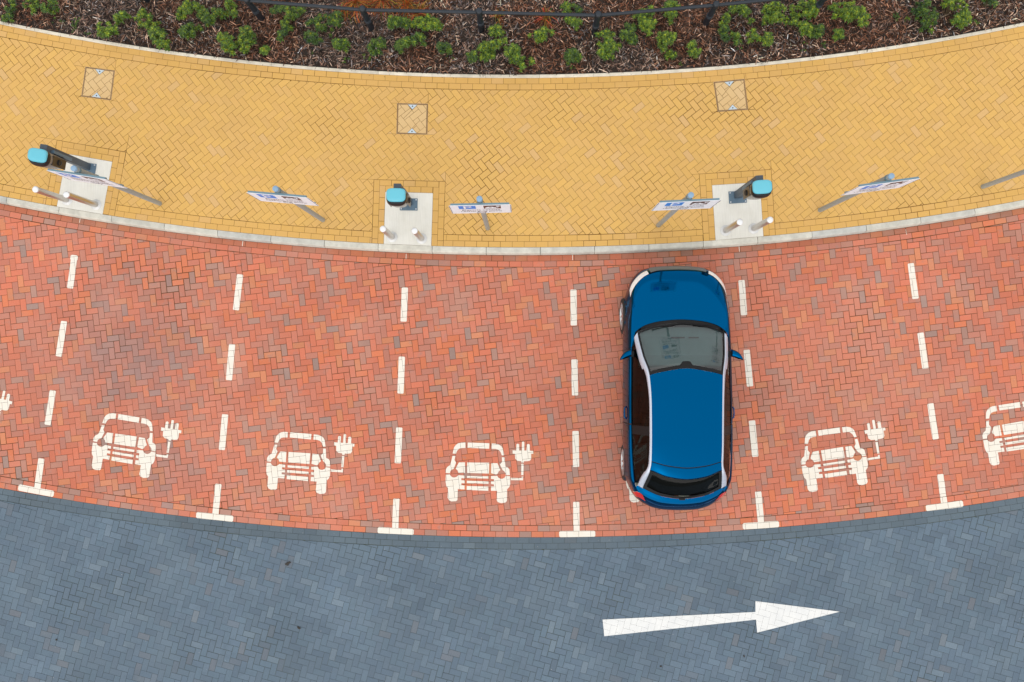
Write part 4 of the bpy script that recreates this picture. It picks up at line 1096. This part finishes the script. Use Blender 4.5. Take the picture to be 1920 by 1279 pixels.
# door handles, wheels
for sx, dk in ((-1, -1), (1, 1)):
    m = MB(); m.tube([(sx*.842, -2.27, .765), (sx*.872, -2.30, .77), (sx*.875, -2.37, .77), (sx*.872, -2.44, .77), (sx*.842, -2.47, .765)], .012, 8); m.build('door_handle', M_CAR, objs[('door', dk)], smooth=True)
for sx in (-1, 1):
    for wsn in WHEELS_S:
        we = bpy.data.objects.new('wheel', None); COL.objects.link(we); we.parent = car; we.location = (sx*(.772 if wsn < 2 else .757), -wsn, WR); we.rotation_euler = (0, 0, 0 if sx > 0 else math.pi)
        RY = Matrix.Rotation(math.pi/2, 4, 'Y')
        m = MB(); m.lathe([(.215, -.10), (.28, -.105), (.302, -.085), (.305, 0), (.302, .068), (.285, .088), (.235, .092), (.215, .08), (.215, -.10)], 40, RY, closed=True); m.build('tyre', M_TYRE, we, smooth=50)
        m = MB(); m.lathe([(.216, .075), (.225, .088), (.216, .09), (.205, .078), (.195, .02), (.19, -.08)], 40, RY, closed=True)
        m.lathe([(.045, .02), (.045, .075), (.03, .08), (0, .08)], 20, RY)
        for k in range(5):
            Rk = RY @ Matrix.Rotation(2*math.pi*k/5+.3, 4, 'Z')
            for off in (-.028, .028):
                m.add([Rk @ Vector(q) for q in ((.03, off-.014, .075), (.03, off+.014, .075), (.21, off*1.9+.012, .082), (.21, off*1.9-.012, .082), (.03, off-.014, .05), (.03, off+.014, .05), (.21, off*1.9+.012, .05), (.21, off*1.9-.012, .05))],
                      [(0, 1, 2, 3), (4, 7, 6, 5), (0, 3, 7, 4), (1, 5, 6, 2), (0, 4, 5, 1), (3, 2, 6, 7)])
        m.build('rim', M_RIM, we, smooth=40)
        m = MB(); m.lathe([(.19, -.085), (.19, -.06), (0, -.06)], 24, RY); m.build('brake_disc', M_CARBLK, we)
        # dark wheel housing
        m = MB(); seg = 24; pts = []; ox_ = .80 if wsn < 2 else .72
        for k in range(seg+1):
            a = (math.pi)*k/seg; pts.append((math.cos(a)*.335, math.sin(a)*.335))
        for k in range(seg):
            (a, b), (c, d) = pts[k], pts[k+1]
            m.face([(sx*.40, -wsn+a, .30+b), (sx*ox_, -wsn+a, .30+b), (sx*ox_, -wsn+c, .30+d), (sx*.40, -wsn+c, .30+d)])
        m.build('wheel_arch_liner', M_INT, car)
# underside and interior
m = MB(); m.box((0, -1.98, .24), (1.0, 3.6, .06)); m.box((0, -2.05, .245), (1.58, 1.75, .06)); m.box((0, -3.3, .45), (1.1, .9, .04)); m.build('floor_pan', M_INT, car)
m = MB(); m.box((0, -.68, .5), (1.30, .85, .42)); m.build('engine_bulkhead', M_INT, car)
m = MB(); prof = [(-1.0, .90), (-1.15, .925), (-1.45, .93), (-1.62, .88), (-1.66, .70), (-1.0, .6)]
m.prism(prof, -.66, .66, Matrix(((0, 0, 1, 0), (1, 0, 0, 0), (0, 1, 0, 0), (0, 0, 0, 1)))); ds = m.build('dashboard', M_DASH, car, bevel=.02)
m = MB(); m.box((-.05, -1.17, .934), (.22, .02, .006)); m.box((.2, -1.17, .934), (.16, .02, .006)); m.build('air_vent', M_CARBLK, ds)
m = MB(); m.lathe([(.16, 0), (.17, .006), (.16, .012), (.15, .006), (.16, 0)], 32, Matrix.Translation((.36, -1.72, .90)) @ Matrix.Rotation(R(62), 4, 'X'), closed=True); m.box((.36, -1.70, .89), (.28, .03, .05)); m.build('steering_wheel', M_CARBLK, car, smooth=40)
for sx in (-.36, .36):
    m = MB(); m.box((sx, -2.15, .48), (.48, .52, .2)); m.box((sx, -2.50, .80), (.46, .14, .60), Matrix.Translation((0, 0, 0))); m.box((sx, -2.56, 1.14), (.26, .09, .16)); m.build('seat', M_SEAT, car, bevel=.04)
m = MB(); m.box((0, -2.95, .5), (1.15, .45, .2)); m.box((0, -3.22, .78), (1.15, .14, .5)); m.build('rear_bench', M_SEAT, car, bevel=.04)
for sx in (-1, 1):
    m = MB(); m.box((sx*.735, -2.2, .62), (.05, 2.1, .56)); m.build('door_lining', M_INT, car)
m = MB(); m.box((0, -3.42, .87), (1.3, .38, .03)); m.build('parcel_shelf', M_INT, car)
for sx in (-1, 1):
    m = MB(); m.box((sx*.58, -3.17, .75), (.28, .60, .20)); m.build('quarter_trim', M_INT, car, bevel=.02)
m = MB(); m.box((.0, -1.80, 1.27), (.20, .05, .06)); m.build('rear_view_mirror', M_CARBLK, car, bevel=.012)
m = MB(); m.box((0, -.012, .40), (.52, .012, .115)); m.build('number_plate', M_WHITE, car)
